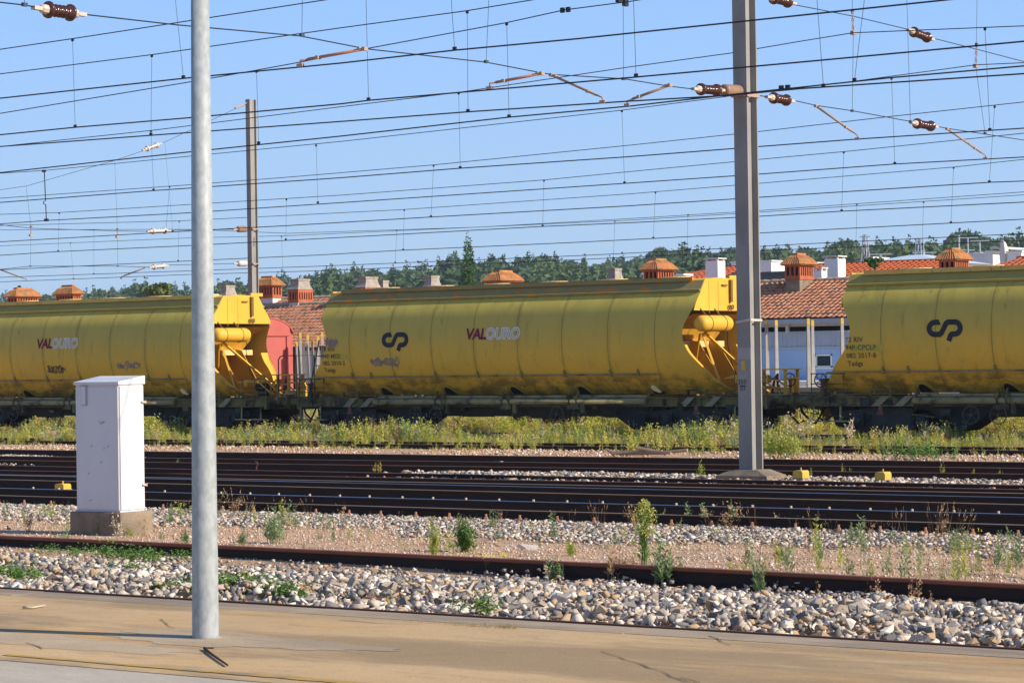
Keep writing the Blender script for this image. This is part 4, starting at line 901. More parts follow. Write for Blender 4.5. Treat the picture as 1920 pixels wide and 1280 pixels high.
    # underframe
    for sg in (-1, 1):
        mb = MB(); mb.box(-7.9, 7.9, min(sg*1.22, sg*1.30), max(sg*1.22, sg*1.30), .79, 1.03); mb.box(-7.9, 7.9, min(sg*1.30, sg*1.36), max(sg*1.30, sg*1.36), 1.005, 1.03); mb.box(-7.9, 7.9, min(sg*1.30, sg*1.36), max(sg*1.30, sg*1.36), .79, .812)
        for s in (-7.4, -6.5, -5.0, 5.3, 6.0, 7.2): mb.box(s-.02, s+.02, min(sg*1.30, sg*1.355), max(sg*1.30, sg*1.355), .812, 1.005)
        B(mb, 'sole_bar', 'frame_olive')
        for s, d in ((-5.35, 1), (-6.0, 1), (6.3, 1), (5.5, 1)):
            mb = MB(); mb.prism([(s-.18, .79), (s+.06, .79), (s+.36*d, 1.05), (s+.14*d, 1.05)], 'y', sg*1.302, sg*1.366); B(mb, 'diagonal_stay', 'stay_grey')
        for s in (-5.9, 5.9):
            mb = MB(); mb.box(s-.32, s+.32, min(sg*1.26, sg*1.38), max(sg*1.26, sg*1.38), 1.04, 1.06); mb.box(s-.30, s-.25, min(sg*1.3, sg*1.38), max(sg*1.3, sg*1.38), 1.06, 1.2); mb.box(s+.25, s+.30, min(sg*1.3, sg*1.38), max(sg*1.3, sg*1.38), 1.06, 1.2); mb.box(s-.32, s+.32, min(sg*1.3, sg*1.385), max(sg*1.3, sg*1.385), 1.2, 1.24)
            B(mb, 'jack_bracket', 'frame_olive')
            mb = MB(); mb.box(s-.05, s+.05, min(sg*1.37, sg*1.40), max(sg*1.37, sg*1.40), .62, .80); mb.box(s-.09, s+.09, min(sg*1.37, sg*1.40), max(sg*1.37, sg*1.40), .58, .64); B(mb, 'red_hook', 'hook_red')
        mb = MB(); mb.box(-4.6, 4.9, min(sg*.5, sg*1.1), max(sg*.5, sg*1.1), .52, .80); B(mb, 'outlet_box', 'outlet')
        ru = random.Random(int(cx)+sg)
        for k in range(20):
            s = -7.2+k*.75+ru.uniform(-.2, .2); w_ = ru.uniform(.04, .28); z0 = ru.uniform(.55, .84); mb = MB(); y_ = sg*ru.uniform(1.31, 1.40)
            if k % 3: mb.box(s-w_/2, s+w_/2, min(sg*1.22, y_), max(sg*1.22, y_), z0, z0+ru.uniform(.05, .2))
            else: mb.tube([(s, sg*1.36, z0+.2), (s+ru.uniform(-.2, .2), sg*1.40, z0-.05), (s+ru.uniform(.1, .5), sg*1.34, z0-.12)], .018, 5)
            B(mb, 'rigging_piece', ('bogie_grey', 'frame_olive', 'outlet', 'bogie')[ru.randrange(4)])
        for s0_, s1_ in ((-4.3, -2.6), (-1.8, -.1), (.6, 2.1), (3.0, 4.8)):
            mb = MB(); zz = ru.uniform(.55, .66); mb.prism([(s0_, .80), (s1_, .80), (s1_-.35, zz-.1), (s0_+.35, zz-.1)], 'y', sg*.95, sg*1.12); B(mb, 'outlet_funnel', 'outlet')
    mb = MB(); mb.box(-7.95, 7.95, -.25, .25, .55, 1.02); mb.box(-4.6, 4.9, -1.2, 1.2, .80, 1.02); B(mb, 'centre_sill', 'outlet')
    # bogies
    for bc in (-5.75, 5.75):
        for sg in (-1, 1):
            mb = MB(); P = [(-1.35, .62), (-1.30, .78), (-.5, .86), (.5, .86), (1.30, .78), (1.35, .62), (1.15, .60), (.98, .70), (.78, .60), (.55, .30), (-.55, .30), (-.78, .60), (-.98, .70), (-1.15, .60)]
            mb.prism([(bc+x*1.06, z-.12) for x, z in P], 'y', sg*1.0, sg*1.10); B(mb, 'bogie_side_frame', 'bogie_grey')
            for wx in (-.9, .9):
                mb = MB(); mb.box(bc+wx-.16, bc+wx+.16, sg*1.02, sg*1.2, .32, .60); mb.lathe((bc+wx, sg*1.2, .46), (bc+wx, sg*1.27, .46), [(0, .12), (.6, .12), (1, .08)], 12); B(mb, 'axle_box', 'bogie_grey')
                for q in (-.27, .27):
                    mb = MB()
                    for k in range(5): mb.ring((bc+wx+q, sg*1.1, .34+.05*k), (0, 0, 1), .075, .015, 10, 4)
                    B(mb, 'spring', 'bogie_grey')
        for wx in (-.9, .9):
            mb = MB()
            for sg in (-1, 1):
                mb.lathe((bc+wx, sg*.70, .46), (bc+wx, sg*.845, .46), [(0, .40), (.02, .49), (.2, .49), (.22, .46), (1, .455), (1, .36), (.8, .35), (.75, .12), (1, .1)], 32)
            mb.tube([(bc+wx, -1.1, .46), (bc+wx, 1.1, .46)], .08, 10); B(mb, 'wheelset', 'wheel_steel', smooth=False)
        mb = MB(); mb.box(bc-.35, bc+.35, -1.0, 1.0, .35, .78); mb.box(bc-1.3, bc+1.3, -.35, .35, .28, .5)
        for q in (-1.75, 1.75): mb.prism([(bc+q*.6, .75), (bc+q*1.0, .70), (bc+q*.95, .30), (bc+q*.75, .22), (bc+q*.55, .4)], 'y', -.95, -.75)
        B(mb, 'bolster', 'bogie')
        mb = MB(); ins = 1 if bc < 0 else -1
        mb.prism([(bc+ins*1.45, .80), (bc+ins*2.9, .80), (bc+ins*2.55, .52), (bc+ins*2.0, .18), (bc+ins*1.75, .15)], 'y', -1.15, -.2); B(mb, 'brake_gear', 'bogie')
        mb = MB(); mb.tube([(bc-.2, -1.12, .34), (bc-.05, -1.2, .22), (bc+.2, -1.2, .22), (bc+.3, -1.12, .3)], .012, 5); mb.tube([(bc-.6, -1.15, .28), (bc-.4, -1.2, .2), (bc-.25, -1.12, .3)], .012, 5); B(mb, 'brake_rod', 'bogie_grey')
    # ends
    for e in (-1, 1):
        E = lambda s, y, z: (e*s, y, z)
        def q4(mb, a, b, c, d): mb.add([E(*a), E(*b), E(*c), E(*d)], [(0, 1, 2, 3)] if e > 0 else [(0, 3, 2, 1)])
        # upper end plate, three sheets
        zs = [z for z in ZL if z >= 3.22]
        out = [(-hw(z)+.01, z) for z in zs] + [(-.8, 4.17), (.8, 4.17)] + [(hw(z)-.01, z) for z in zs[::-1]]
        mb = MB(); mb.prism(out, 'x', e*6.395, e*6.425); mb.box(e*6.40-.03, e*6.40+.03, .45, 1.0, 4.17, 4.27); B(mb, 'end_plate', 'yellow')
        mb = MB()
        for y in (-.62, -.15): mb.box(e*6.425 if e > 0 else e*6.432, e*6.432 if e > 0 else e*6.425, y-.008, y+.008, 3.25, 4.12)
        B(mb, 'end_seam', 'seam2')
        mb = MB(); mb.box(min(e*6.43, e*6.50), max(e*6.43, e*6.50), .40, .50, 3.55, 4.15)
        mb.box(min(e*6.43, e*6.47), max(e*6.43, e*6.47), .02, .28, 3.98, 4.02)
        for q in (.36, .50): mb.ring((e*6.47, q+.02, 3.42), (1, 0, 0), .05, .022, 8, 4)
        B(mb, 'latch', 'latch')
        # hopper end below
        zb = 3.22; b_ = hw(zb)-.02
        mb = MB()
        q4(mb, (6.41, -b_, zb), (6.41, b_, zb), (5.85, 1.30, 3.02), (5.85, -1.30, 3.02))
        q4(mb, (5.85, -1.30, 3.02), (5.85, 1.30, 3.02), (5.55, 1.0, 2.52), (5.55, -1.0, 2.52))
        q4(mb, (5.50, -1.1, 2.36), (5.50, 1.1, 2.36), (4.5, .55, 1.25), (4.5, -.55, 1.25))
        B(mb, 'hopper_end', 'hopper_shade')
        mb = MB(); mb.box(min(e*5.45, e*5.75), max(e*5.45, e*5.75), -1.25, 1.25, 2.36, 2.52); B(mb, 'cross_beam', 'yellow_pale')
        mb = MB(); mb.box(min(e*5.3, e*5.5), max(e*5.3, e*5.5), -.9, .9, 1.28, 1.44); B(mb, 'lower_beam', 'yellow_pale')
        # gusset fins and inner walls seen through the cut-outs
        for sg in (-1, 1):
            mb = MB(); zz = [z for z in ZL if z <= 2.5]
            vs = []
            for z in zz:
                wd = (.16+.16*min(1, max(0, (z-1.2)/.9)))*(1 if sg > 0 else .42); vs += [(e*(hl(z)-.01), sg*(hw(z)-.005), z), (e*(hl(z)-.01), sg*(hw(z)-wd), z)]
            mb.add(vs, [(2*i, 2*i+1, 2*i+3, 2*i+2) for i in range(len(zz)-1)]); B(mb, 'edge_flange', 'yellow')
            mb = MB(); mb.prism([(e*5.4, 2.6), (e*6.0, 2.5), (e*6.6, 1.6), (e*6.95, 1.1), (e*5.0, 1.1)], 'y', sg*.46, sg*.49); B(mb, 'gusset', 'hopper_shade')
        # tank across the end, with straps
        mb = MB(); y0, y1 = -1.42, .12; zt = 2.97; xt = e*6.58
        if e < 0: y0, y1 = -.35, 1.25
        mb.lathe((xt, y0, zt), (xt, y1, zt), [(0, .03), (.012, .12), (.04, .185), (.10, .215), (.90, .215), (.96, .185), (.988, .12), (1, .03)], 28); tk = B(mb, 'air_tank', 'yellow', smooth=True)
        for y in ((-1.02, -.3) if e > 0 else (.1, .9)):
            mb = MB(); mb.ring((xt, y, zt), (0, 1, 0), .222, .010, 24, 4); mb.tube([(xt, y, zt+.21), (e*6.42, y-.05, zt+.40)], .018, 5); B(mb, 'strap', 'latch', tk)
        # struts
        mb = MB(); mb.tube([E(6.35, -.85, 2.72), E(6.95, -.80, 1.10)], .042, 4); B(mb, 'strut', 'yellow')
        mb = MB(); mb.tube([E(6.35, -.75, 2.74), E(7.3, .95, 1.10)], .042, 4); B(mb, 'strut', 'yellow')
        mb = MB(); mb.tube([E(6.3, -.9, 2.70), E(5.6, -.2, 1.3)], .03, 4); B(mb, 'strut', 'hopper_shade')
        mb = MB(); mb.tube([E(6.55, .1, 2.76), E(6.6, .0, 2.45), E(6.7, .05, 1.9), E(6.9, .2, 1.3)], .012, 5); B(mb, 'hose', 'hole')
        # end floor, headstock, valves
        mb = MB(); mb.box(min(e*6.4, e*7.95), max(e*6.4, e*7.95), -1.22, 1.22, 1.03, 1.06); B(mb, 'end_floor', 'frame_olive')
        mb = MB(); mb.box(min(e*7.9, e*8.0), max(e*7.9, e*8.0), -1.3, 1.3, .72, 1.05); B(mb, 'headstock', 'frame_olive')
        for sg in (-1, 1):
            mb = MB(); mb.lathe((e*8.0, sg*.88, .98-.05), (e*8.62, sg*.88, .98-.05), [(0, .15), (.45, .15), (.46, .11), (.9, .11), (.905, .22), (1, .22)], 18); B(mb, 'buffer', 'frame_olive', smooth=False)
        mb = MB(); mb.box(min(e*8.0, e*8.35), max(e*8.0, e*8.35), -.06, .06, .80, .95); mb.ring((e*8.4, 0, .85), (0, 1, 0), .10, .03, 12, 5)
        mb.tube([(e*8.0, -.35, .85), (e*8.15, -.37, .55), (e*8.35, -.3, .32), (e*8.5, -.25, .40)], .028, 6); mb.tube([(e*8.0, .35, .85), (e*8.15, .33, .55), (e*8.4, .3, .36), (e*8.5, .2, .45)], .028, 6); B(mb, 'coupling', 'bogie')
        # brake column with red wheel
        mb = MB(); yw = -.9 if e < 0 else .75; xw = e*7.78 if e < 0 else 7.55; mb.box(xw-.05, xw+.05, yw-.05, yw+.05, 1.06, 1.47); mb.box(xw-.05, xw+.05, yw+.22, yw+.30, 1.06, 1.47); mb.box(xw-.05, xw+.05, yw, yw+.3, 1.43, 1.49); B(mb, 'brake_column', 'yellow' if e > 0 else 'frame_olive')
        mb = MB(); cw = (xw+e*.02, yw-.10, 1.45); mb.ring(cw, (0, 1, 0), .17, .017, 22, 5)
        for k in range(5): a = 2*pi*k/5; mb.tube([cw, (cw[0]+.17*cos(a), cw[1], cw[2]+.17*sin(a))], .010, 4)
        mb.lathe((cw[0], cw[1]-.03, cw[2]), (cw[0], yw+.05, cw[2]), [(0, .03), (1, .02)], 8); B(mb, 'brake_wheel', 'red_wheel')
        # valve cabinet with flat top
        mb = MB(); 
        xa_, xb_, ya_, yb_ = (6.95, 7.48, -.75, -.25) if e < 0 else (6.85, 7.86, -.1, .55)
        for (x_, y_) in ((xa_, ya_), (xb_, ya_), (xa_, yb_), (xb_, yb_)): mb.box(e*x_-.035, e*x_+.035, y_-.035, y_+.035, 1.06, 1.72)
        mb.box(min(e*(xa_-.05), e*(xb_+.08)), max(e*(xa_-.05), e*(xb_+.08)), ya_-.07, yb_+.07, 1.72, 1.75)
        if e > 0:
            for z_ in (1.25, 1.45): mb.box(xa_, xb_, ya_-.02, ya_+.02, z_-.02, z_+.02)
            mb.tube([(xa_, ya_, 1.1), (xa_+.5, ya_, 1.6)], .022, 5); mb.tube([(xb_, ya_, 1.5), (xb_+.35, ya_, 1.5), (xb_+.35, ya_, 1.08)], .035, 6); B(mb, 'valve_stand', 'yellow' if e > 0 else 'frame_olive')
        mb = MB(); mb.lathe((e*7.0, -.6, 1.38), (e*7.4, -.6, 1.38), [(0, .08), (.1, .12), (.9, .12), (1, .06)], 12); mb.box(min(e*7.1, e*7.3), max(e*7.1, e*7.3), -.65, -.35, 1.1, 1.5); B(mb, 'valve', 'outlet')
        mb = MB()
        for k, (y_, z_) in enumerate(((-.9, 1.52), (-.6, 1.57), (-.2, 1.42), (.3, 1.5), (.6, 1.25))):
            mb.tube([E(6.5, y_, z_), E(6.9, y_, z_+.03), E(7.3, y_+.1, z_-.02), E(7.7, y_+.1, z_-.3)], .022, 6); mb.lathe(E(6.85+.1*k, y_, z_-.12), E(6.85+.1*k, y_, z_+.08), [(0, .05), (.5, .07), (1, .03)], 8)
        B(mb, 'brake_pipes', 'yellow')
        mb = MB(); mb.tube([E(7.1, .5, 1.1), E(7.2, .5, 1.5), E(7.4, .3, 1.6), E(7.45, .2, 1.3)], .035, 6); mb.ring(E(7.0, .2, 1.35), (1, .3, 0), .13, .03, 14, 5); B(mb, 'valve_wheel', 'red_wheel')
        # low rail along the floor edge
        mb = MB()
        for z in (1.22, 1.36, 1.62): mb.tube([E(6.95, -1.24, z), E(7.95, -1.24, z)], .014, 5)
        for s in (7.0, 7.5, 7.93): mb.tube([E(s, -1.24, 1.05), E(s, -1.24, 1.62)], .014, 5)
        B(mb, 'low_rail', 'frame_olive')
        # steps
        for s, a_, c_ in ((7.05, 6.85, 7.3), (7.82, 7.4, 7.9)): mb = MB(); mb.tube([E(s, -1.34, .80), E(s, -1.36, .42)], .03, 4); mb.box(min(e*a_, e*c_), max(e*a_, e*c_), -1.42, -1.2, .40, .435); B(mb, 'step', 'pipe_pale')
        if e in rail_end:
            mb = MB(); r = [(8.7, 1.06), (8.7, 2.18), (8.63, 2.28), (8.5, 2.31), (7.1, 2.31)]
            mb.tube([E(s, -1.30, z) for s, z in r], .020, 6)
            for s in (7.3, 8.0): mb.tube([E(s, -1.30, 1.06), E(s, -1.30, 2.31)], .018, 6)
            mb.tube([E(7.1, -1.30, 1.6), E(8.7, -1.30, 1.6)], .015, 5); mb.box(e*8.75-.05, e*8.75+.05, -1.35, -1.2, 1.0, 1.08)
            B(mb, 'end_railing', 'frame_olive')
    # ladder at the left end, seen between the wagons
    if rusty:
        mb = MB()
        for y in (-.95, -.55): mb.tube([(-7.3, y, 1.05), (-6.85, y, 2.75)], .022, 5)
        for k in range(6): a = k/6+.06; mb.tube([(lerp(-7.3, -6.85, a), -.95, lerp(1.05, 2.75, a)), (lerp(-7.3, -6.85, a), -.55, lerp(1.05, 2.75, a))], .014, 4)
        B(mb, 'ladder', 'frame_olive')
    # lettering wraps onto the bulging side
    def on_side(s0, z0): return lambda u, v: (s0+u, -(hw(z0+v)+.014), z0+v)
    def subdiv_place(V): return V
    if 'logo' in texts:
        s0, z0 = texts['logo'], 2.50
        # outline in local units (width .93, height .62), one unbroken band
        pts = [(.325, .329), (.20, .329)] + [(.20+.137*cos(a), .192+.137*sin(a)) for a in np.linspace(pi/2, 3*pi/2, 13)[1:-1]] + [(.20, .055), (.325, .055), (.37, .085), (.485, .30), (.53, .329), (.70, .329)] + \
              [(.70+.137*cos(a), .192+.137*sin(a)) for a in np.linspace(pi/2, -pi/2, 13)[1:-1]] + [(.70, .055), (.635, .055), (.60, .03), (.545, -.10)]
        mb = MB(); P = [Vector((a*1.08, b*1.08, 0)) for a, b in pts]; W = .067; vs = []
        for i, p in enumerate(P):
            if i == 0: d = (P[1]-P[0]).normalized()
            elif i == len(P)-1: d = (P[-1]-P[-2]).normalized()
            else: d = ((P[i]-P[i-1]).normalized()+(P[i+1]-P[i]).normalized()).normalized()
            nn = Vector((-d.y, d.x, 0)); k = 1.0
            if 0 < i < len(P)-1: k = 1/max(.6, nn.dot(Vector((-(P[i]-P[i-1]).normalized().y, (P[i]-P[i-1]).normalized().x, 0))))
            for sd_ in (1, -1):
                q = p+nn*W*k*sd_
                if i == 0 and sd_ == 1: q.x += .035
                if i == 0 and sd_ == -1: q.x -= .03
                vs.append((s0+q.x, -(hw(z0+q.y)+.012), z0+q.y))
        mb.add(vs, [(2*i, 2*i+1, 2*i+3, 2*i+2) for i in range(len(P)-1)]); B(mb, 'railway_logo', 'logo_dark')
    if 'name' in texts:
        s0 = texts['name']; z0 = 2.68
        text_obj('VAL', .305, 'letter_red', t, on_side(s0, z0), name='lettering', bold=.045, shear=.14, space=.93)
        V, F = text_geo('OURO', .305, shear=.14, outline=.018, bold=.03, space=1.02)
        mb = MB(); mb.add([(s0+.685+v[0]*.93, -(hw(z0+v[1])+.012+.3*v[2]), z0+v[1]) for v in V], F); B(mb, 'lettering', 'letter_white')
    if 'code' in texts:
        s0 = texts['code'][0]; lines = texts['code'][1]
        mb = MB(); zz = [2.17, 2.23, 2.29, 2.345]; mb.add([(s0+.18+(.0 if i else 0), -(hw(z)+.006), z) for z in zz for i in (0,)] + [(s0+1.12, -(hw(z)+.006), z) for z in zz], [(i, 4+i, 5+i, i+1) for i in range(3)]); B(mb, 'paint_patch', 'patch_yellow')
        for k, ln in enumerate(lines):
            z0 = 2.41 - k*.20; text_obj(ln, .125, 'stencil', t, on_side(s0+.05, z0), name='stencil_text', bold=.015, space=1.05)
    # sprayed scribbles
    rg = random.Random(int(abs(cx)*10))
    for (s0, z0, w_, h_, mt, n) in texts.get('graffiti', []):
        mb = MB()
        for k in range(n):
            x = s0 + w_*k/n; P = []
            for i in range(9):
                a = i/8*2*pi*rg.uniform(.6, 1.1)+rg.uniform(0, 6); P.append((x+w_/n*.75*cos(a)+i*.01, z0+h_*.5*sin(a)*rg.uniform(.6, 1.1)))
            P = resample([Vector((a, 0, b)) for a, b in P], 3)
            vs = []
            for i, p in enumerate(P):
                d = (P[min(i+1, len(P)-1)]-P[max(0, i-1)]).normalized(); nn = Vector((-d.z, 0, d.x))*.018
                for q in (p+nn, p-nn): vs.append((q.x, -(hw(q.z)+.01), q.z))
            mb.add(vs, [(2*i, 2*i+1, 2*i+3, 2*i+2) for i in range(len(P)-1)])
        B(mb, 'graffiti', mt)
    return t
M['stay_grey'] = mat('stay_grey', (.30, .28, .18), (.2, .18, .11), 4, .8)
M['hood'] = mat('hood', (.50, .34, .035), (.38, .25, .03), 5, .6, c3=(.12, .09, .03), s3=5, t3=.6)
M['hook_red'] = mat('hook_red', (.25, .09, .07), (.16, .06, .05), 9, .7)
M['outlet'] = mat('outlet', (.050, .038, .020), (.03, .024, .016), 3, .8)
M['latch'] = mat('latch', (.22, .13, .03), (.14, .08, .02), 8, .7)
M['seam2'] = mat('seam2', (.50, .30, .03), (.42, .25, .03), 8, .7)
CX = -41.15; PER = 17.2
wagon(CX-PER, 'yellow hopper wagon at left, partly behind the cabinet and the lamp pole', False, (), dict(name=-1.03, code=(-5.9, ['72 RIV', '94P-CPCLP', '082 2011-0', 'Tadgs']), graffiti=[(-.6, 2.0, .75, .26, 'graffiti_dark', 6), (2.6, 2.1, .9, .25, 'graffiti', 5)]))
wagon(CX, 'whole yellow hopper wagon in the middle with a rust stained roof edge', True, (-1,), dict(logo=-4.03, name=-1.02, code=(-6.35, ['72 RIV', '94P-MED', '082 2010-2', 'Tadgs']), graffiti=[(-6.15, 2.66, .45, .3, 'graffiti', 4), (-4.4, 2.08, .95, .32, 'graffiti', 6)]))
wagon(CX+PER, 'yellow hopper wagon cut off by the right edge, cleaner roof edge and dark logo', False, (), dict(logo=-3.98, name=-.9, code=(-6.3, ['72 RIV', '94P-CPCLP', '082 2017-8', 'Tadgs'])))

# ------------------------------------------------------------------ wagons on the back siding
def stake_wagon(x0, x1, stakes, label):
    t = thing('stake_wagon', label, 'flat wagon', ((x0+x1)/2, 64, 0), 'flat stake wagons on the back siding')
    b = MB(); b.box(x0, x1, 62.75, 65.25, 1.05, 1.18); b.build('deck', 'timber', t)
    b = MB(); b.box(x0, x1, 62.7, 62.82, .8, 1.05); b.box(x0, x1, 65.18, 65.3, .8, 1.05); b.build('frame', 'shed_grey', t)
    for xs_, yy, zt in stakes:
        b = MB(); b.tube([(xs_, yy, 1.0), (xs_, yy, zt-.17)], .1, 4, radii=[.085, .055]); s = b.build('stake', 'stake', t)
        b = MB(); b.tube([(xs_, yy, zt-.17), (xs_, yy, zt)], .1, 4, radii=[.064, .052]); b.build('stake_tip', 'stake_tip', s)
    for wx in (x0+1.5, x0+3.3, x1-3.3, x1-1.5):
        b = MB()
        for yy in (63.25, 64.75): b.lathe((wx, yy-.06, .46), (wx, yy+.06, .46), [(0, .46), (1, .46)], 24)
        b.tube([(wx, 63.2, .46), (wx, 64.8, .46)], .07, 8); b.build('wheelset', 'wheel_steel', t)
M['shed_grey'] = mat('shed_grey', (.10, .10, .10), (.07, .07, .07), 3, .8)
def st(px, py, far=False):
    Y = 65.15 if far else 62.85; p = onY(px, py, Y); return (p.x, Y, p.z)
stake_wagon(-47, -33, [st(1437, 599), st(1455, 600, True), st(1515, 597), st(1523, 600, True), st(1578.5, 596), st(1600, 596, True)], 'flat wagon with grey stakes tipped yellow, seen between middle and right hopper wagons')
stake_wagon(-62.5, -49, [st(563, 624), st(577, 627, True), st(586, 637), st(604, 623), st(596, 630, True), st(556, 640, True), st(617, 640)], 'flat wagon with dark stakes beside the red wagon, seen through the left gap')
# pinkish red covered wagon
def red_wagon():
    Y0, Y1 = 62.6, 65.4; xe = onY(549, 640, Y1).x
    t = thing('covered_wagon', 'faded red covered wagon showing its end behind the left hopper wagon', 'freight wagon', (xe-6, 64, 0))
    zt = lambda y: 3.02 + .62*math.sqrt(max(0, 1-((y-64)/1.42)**2))
    ys = np.linspace(Y0, Y1, 15); poly = [(Y0, .95)] + [(float(y), zt(y)) for y in ys] + [(Y1, .95)]
    b = MB(); b.prism(poly, 'x', xe-12, xe-.03); b.build('body', 'red_wagon', t)
    b = MB()
    for a, c in zip(ys, ys[1:]): b.add([(xe-.03, a, zt(a)-.02), (xe-.03, c, zt(c)-.02), (xe+.05, c, zt(c)-.02), (xe+.05, a, zt(a)-.02), (xe-.03, a, zt(a)+.02), (xe-.03, c, zt(c)+.02), (xe+.05, c, zt(c)+.02), (xe+.05, a, zt(a)+.02)], [(0, 1, 2, 3), (4, 7, 6, 5), (3, 2, 6, 7), (0, 4, 5, 1)])
    b.build('roof_edge', 'red_wagon', t)
    b = MB(); b.prism([(Y0+.15, 3.02), (Y1-.15, 3.02)] + [(float(y), zt(y)-.03) for y in ys[::-1] if Y0+.15 < y < Y1-.15], 'x', xe-.028, xe+.03); b.build('gable_panel', 'red_wagon', t)
    for y in (Y0+.03, Y1-.33):
        b = MB(); b.box(xe-.028, xe+.02, y, y+.30, .98, 3.0)
        for k in range(8): b.lathe((xe+.02, y+.25, 1.2+.23*k), (xe+.03, y+.25, 1.2+.23*k), [(0, .02), (1, .015)], 6)
        b.build('corner_post', 'red_wagon', t)
    b = MB(); b.box(xe-.05, xe+.06, Y0, Y1, .75, 1.0); b.build('headstock', 'shed_grey', t)
    for wx in (xe-1.8, xe-9.5): b = MB(); b.lathe((wx, 63.2, .46), (wx, 63.33, .46), [(0, .46), (1, .46)], 24); b.lathe((wx, 64.7, .46), (wx, 64.83, .46), [(0, .46), (1, .46)], 24); b.build('wheelset', 'wheel_steel', t)
red_wagon()
b = MB()
t = thing('rack_posts', 'dark upright rack posts standing between the red wagon and the stakes', 'rack', onY(560, 640, 66.5))
for px, py in ((553, 650), (558, 648), (566, 646)):
    p = onY(px, py, 66.5); b.box(p.x-.06, p.x+.06, 66.45, 66.6, 0, p.z)
b.build('posts', 'shed_grey', t)

# ------------------------------------------------------------------ tiled houses behind the sidings
def tile_roof(parent, x0, x1, ye, ze, yr, zr, mt='tile', sx=.235, rows=None):
    """barrel tiles from eave (ye, ze) to ridge (yr, zr)"""
    L_ = math.hypot(yr-ye, zr-ze); rows = rows or int(L_/.34); rl = L_/rows; dy, dz = (yr-ye)/L_, (zr-ze)/L_; ny, nz = -dz, dy
    cols = int((x1-x0)/sx); V = []; T = []
    prof = [(0, .0), (.07, .055), (.12, .07), (.17, .055), (.235, .0)]; rg = np.random.default_rng(int(abs(x0)*7))
    for r in range(rows):
        for c in range(cols):
            a = r*rl - .06; e_ = (r+1)*rl; jx, jl, jh = rg.uniform(-.012, .012), rg.uniform(-.03, .03), rg.uniform(-.006, .012); n = len(V)
            for (s_, lift, k) in ((a+jl, .065+jh, 1.0), (e_, 0.0, .92)):
                for px, h in prof:
                    hh = h*k+lift; V.append((x0+c*sx+px+jx, ye+dy*s_+ny*hh, ze+dz*s_+nz*hh))
            for i in range(4): T += [(n+i, n+i+1, n+6+i), (n+i, n+6+i, n+5+i)]
            # open end of the tile
            T += [(n, n+4, n+1), (n+1, n+4, n+2), (n+2, n+4, n+3)]
    o = np_mesh('roof_tiles', np.array(V)-np.array(wloc(parent)), np.array(T), [mt], None, parent); tag(o, kind='stuff')
    b = MB(); b.prism([(ye-.02, ze-.10), (ye-.02, ze-.01), (yr, zr-.02), (yr, zr-.18)], 'x', x0, x1); b.build('roof_deck', 'roof_under', parent)
M['roof_under'] = mat('roof_under', (.10, .05, .035), (.07, .04, .03), 3, .95)
def ridge_row(parent, x0, x1, y, z, step=.42):
    x = x0; me = None
    while x < x1:
        b = MB(); n = 6; vs = []
        for (xx, r) in ((0, .15), (step*1.12, .115)):
            for k in range(n+1): a = pi*k/n; vs.append((xx, r*cos(a)*1.1, r*sin(a)))
        if me is None:
            b.add(vs, [(k, k+1, n+2+k, n+1+k) for k in range(n)] + [tuple(range(n+1)), tuple(range(n+1, 2*n+2))[::-1]]); o = b.build('ridge_tile', 'ridge', parent, world=False); me = o.data
        else: o = bpy.data.objects.new('ridge_tile', me); COL.objects.link(o); o.parent = parent
        o.location = Vector((x, y, z)) - wloc(parent); o.rotation_euler = (random.uniform(-.05, .05), random.uniform(-.03, .05), 0); x += step
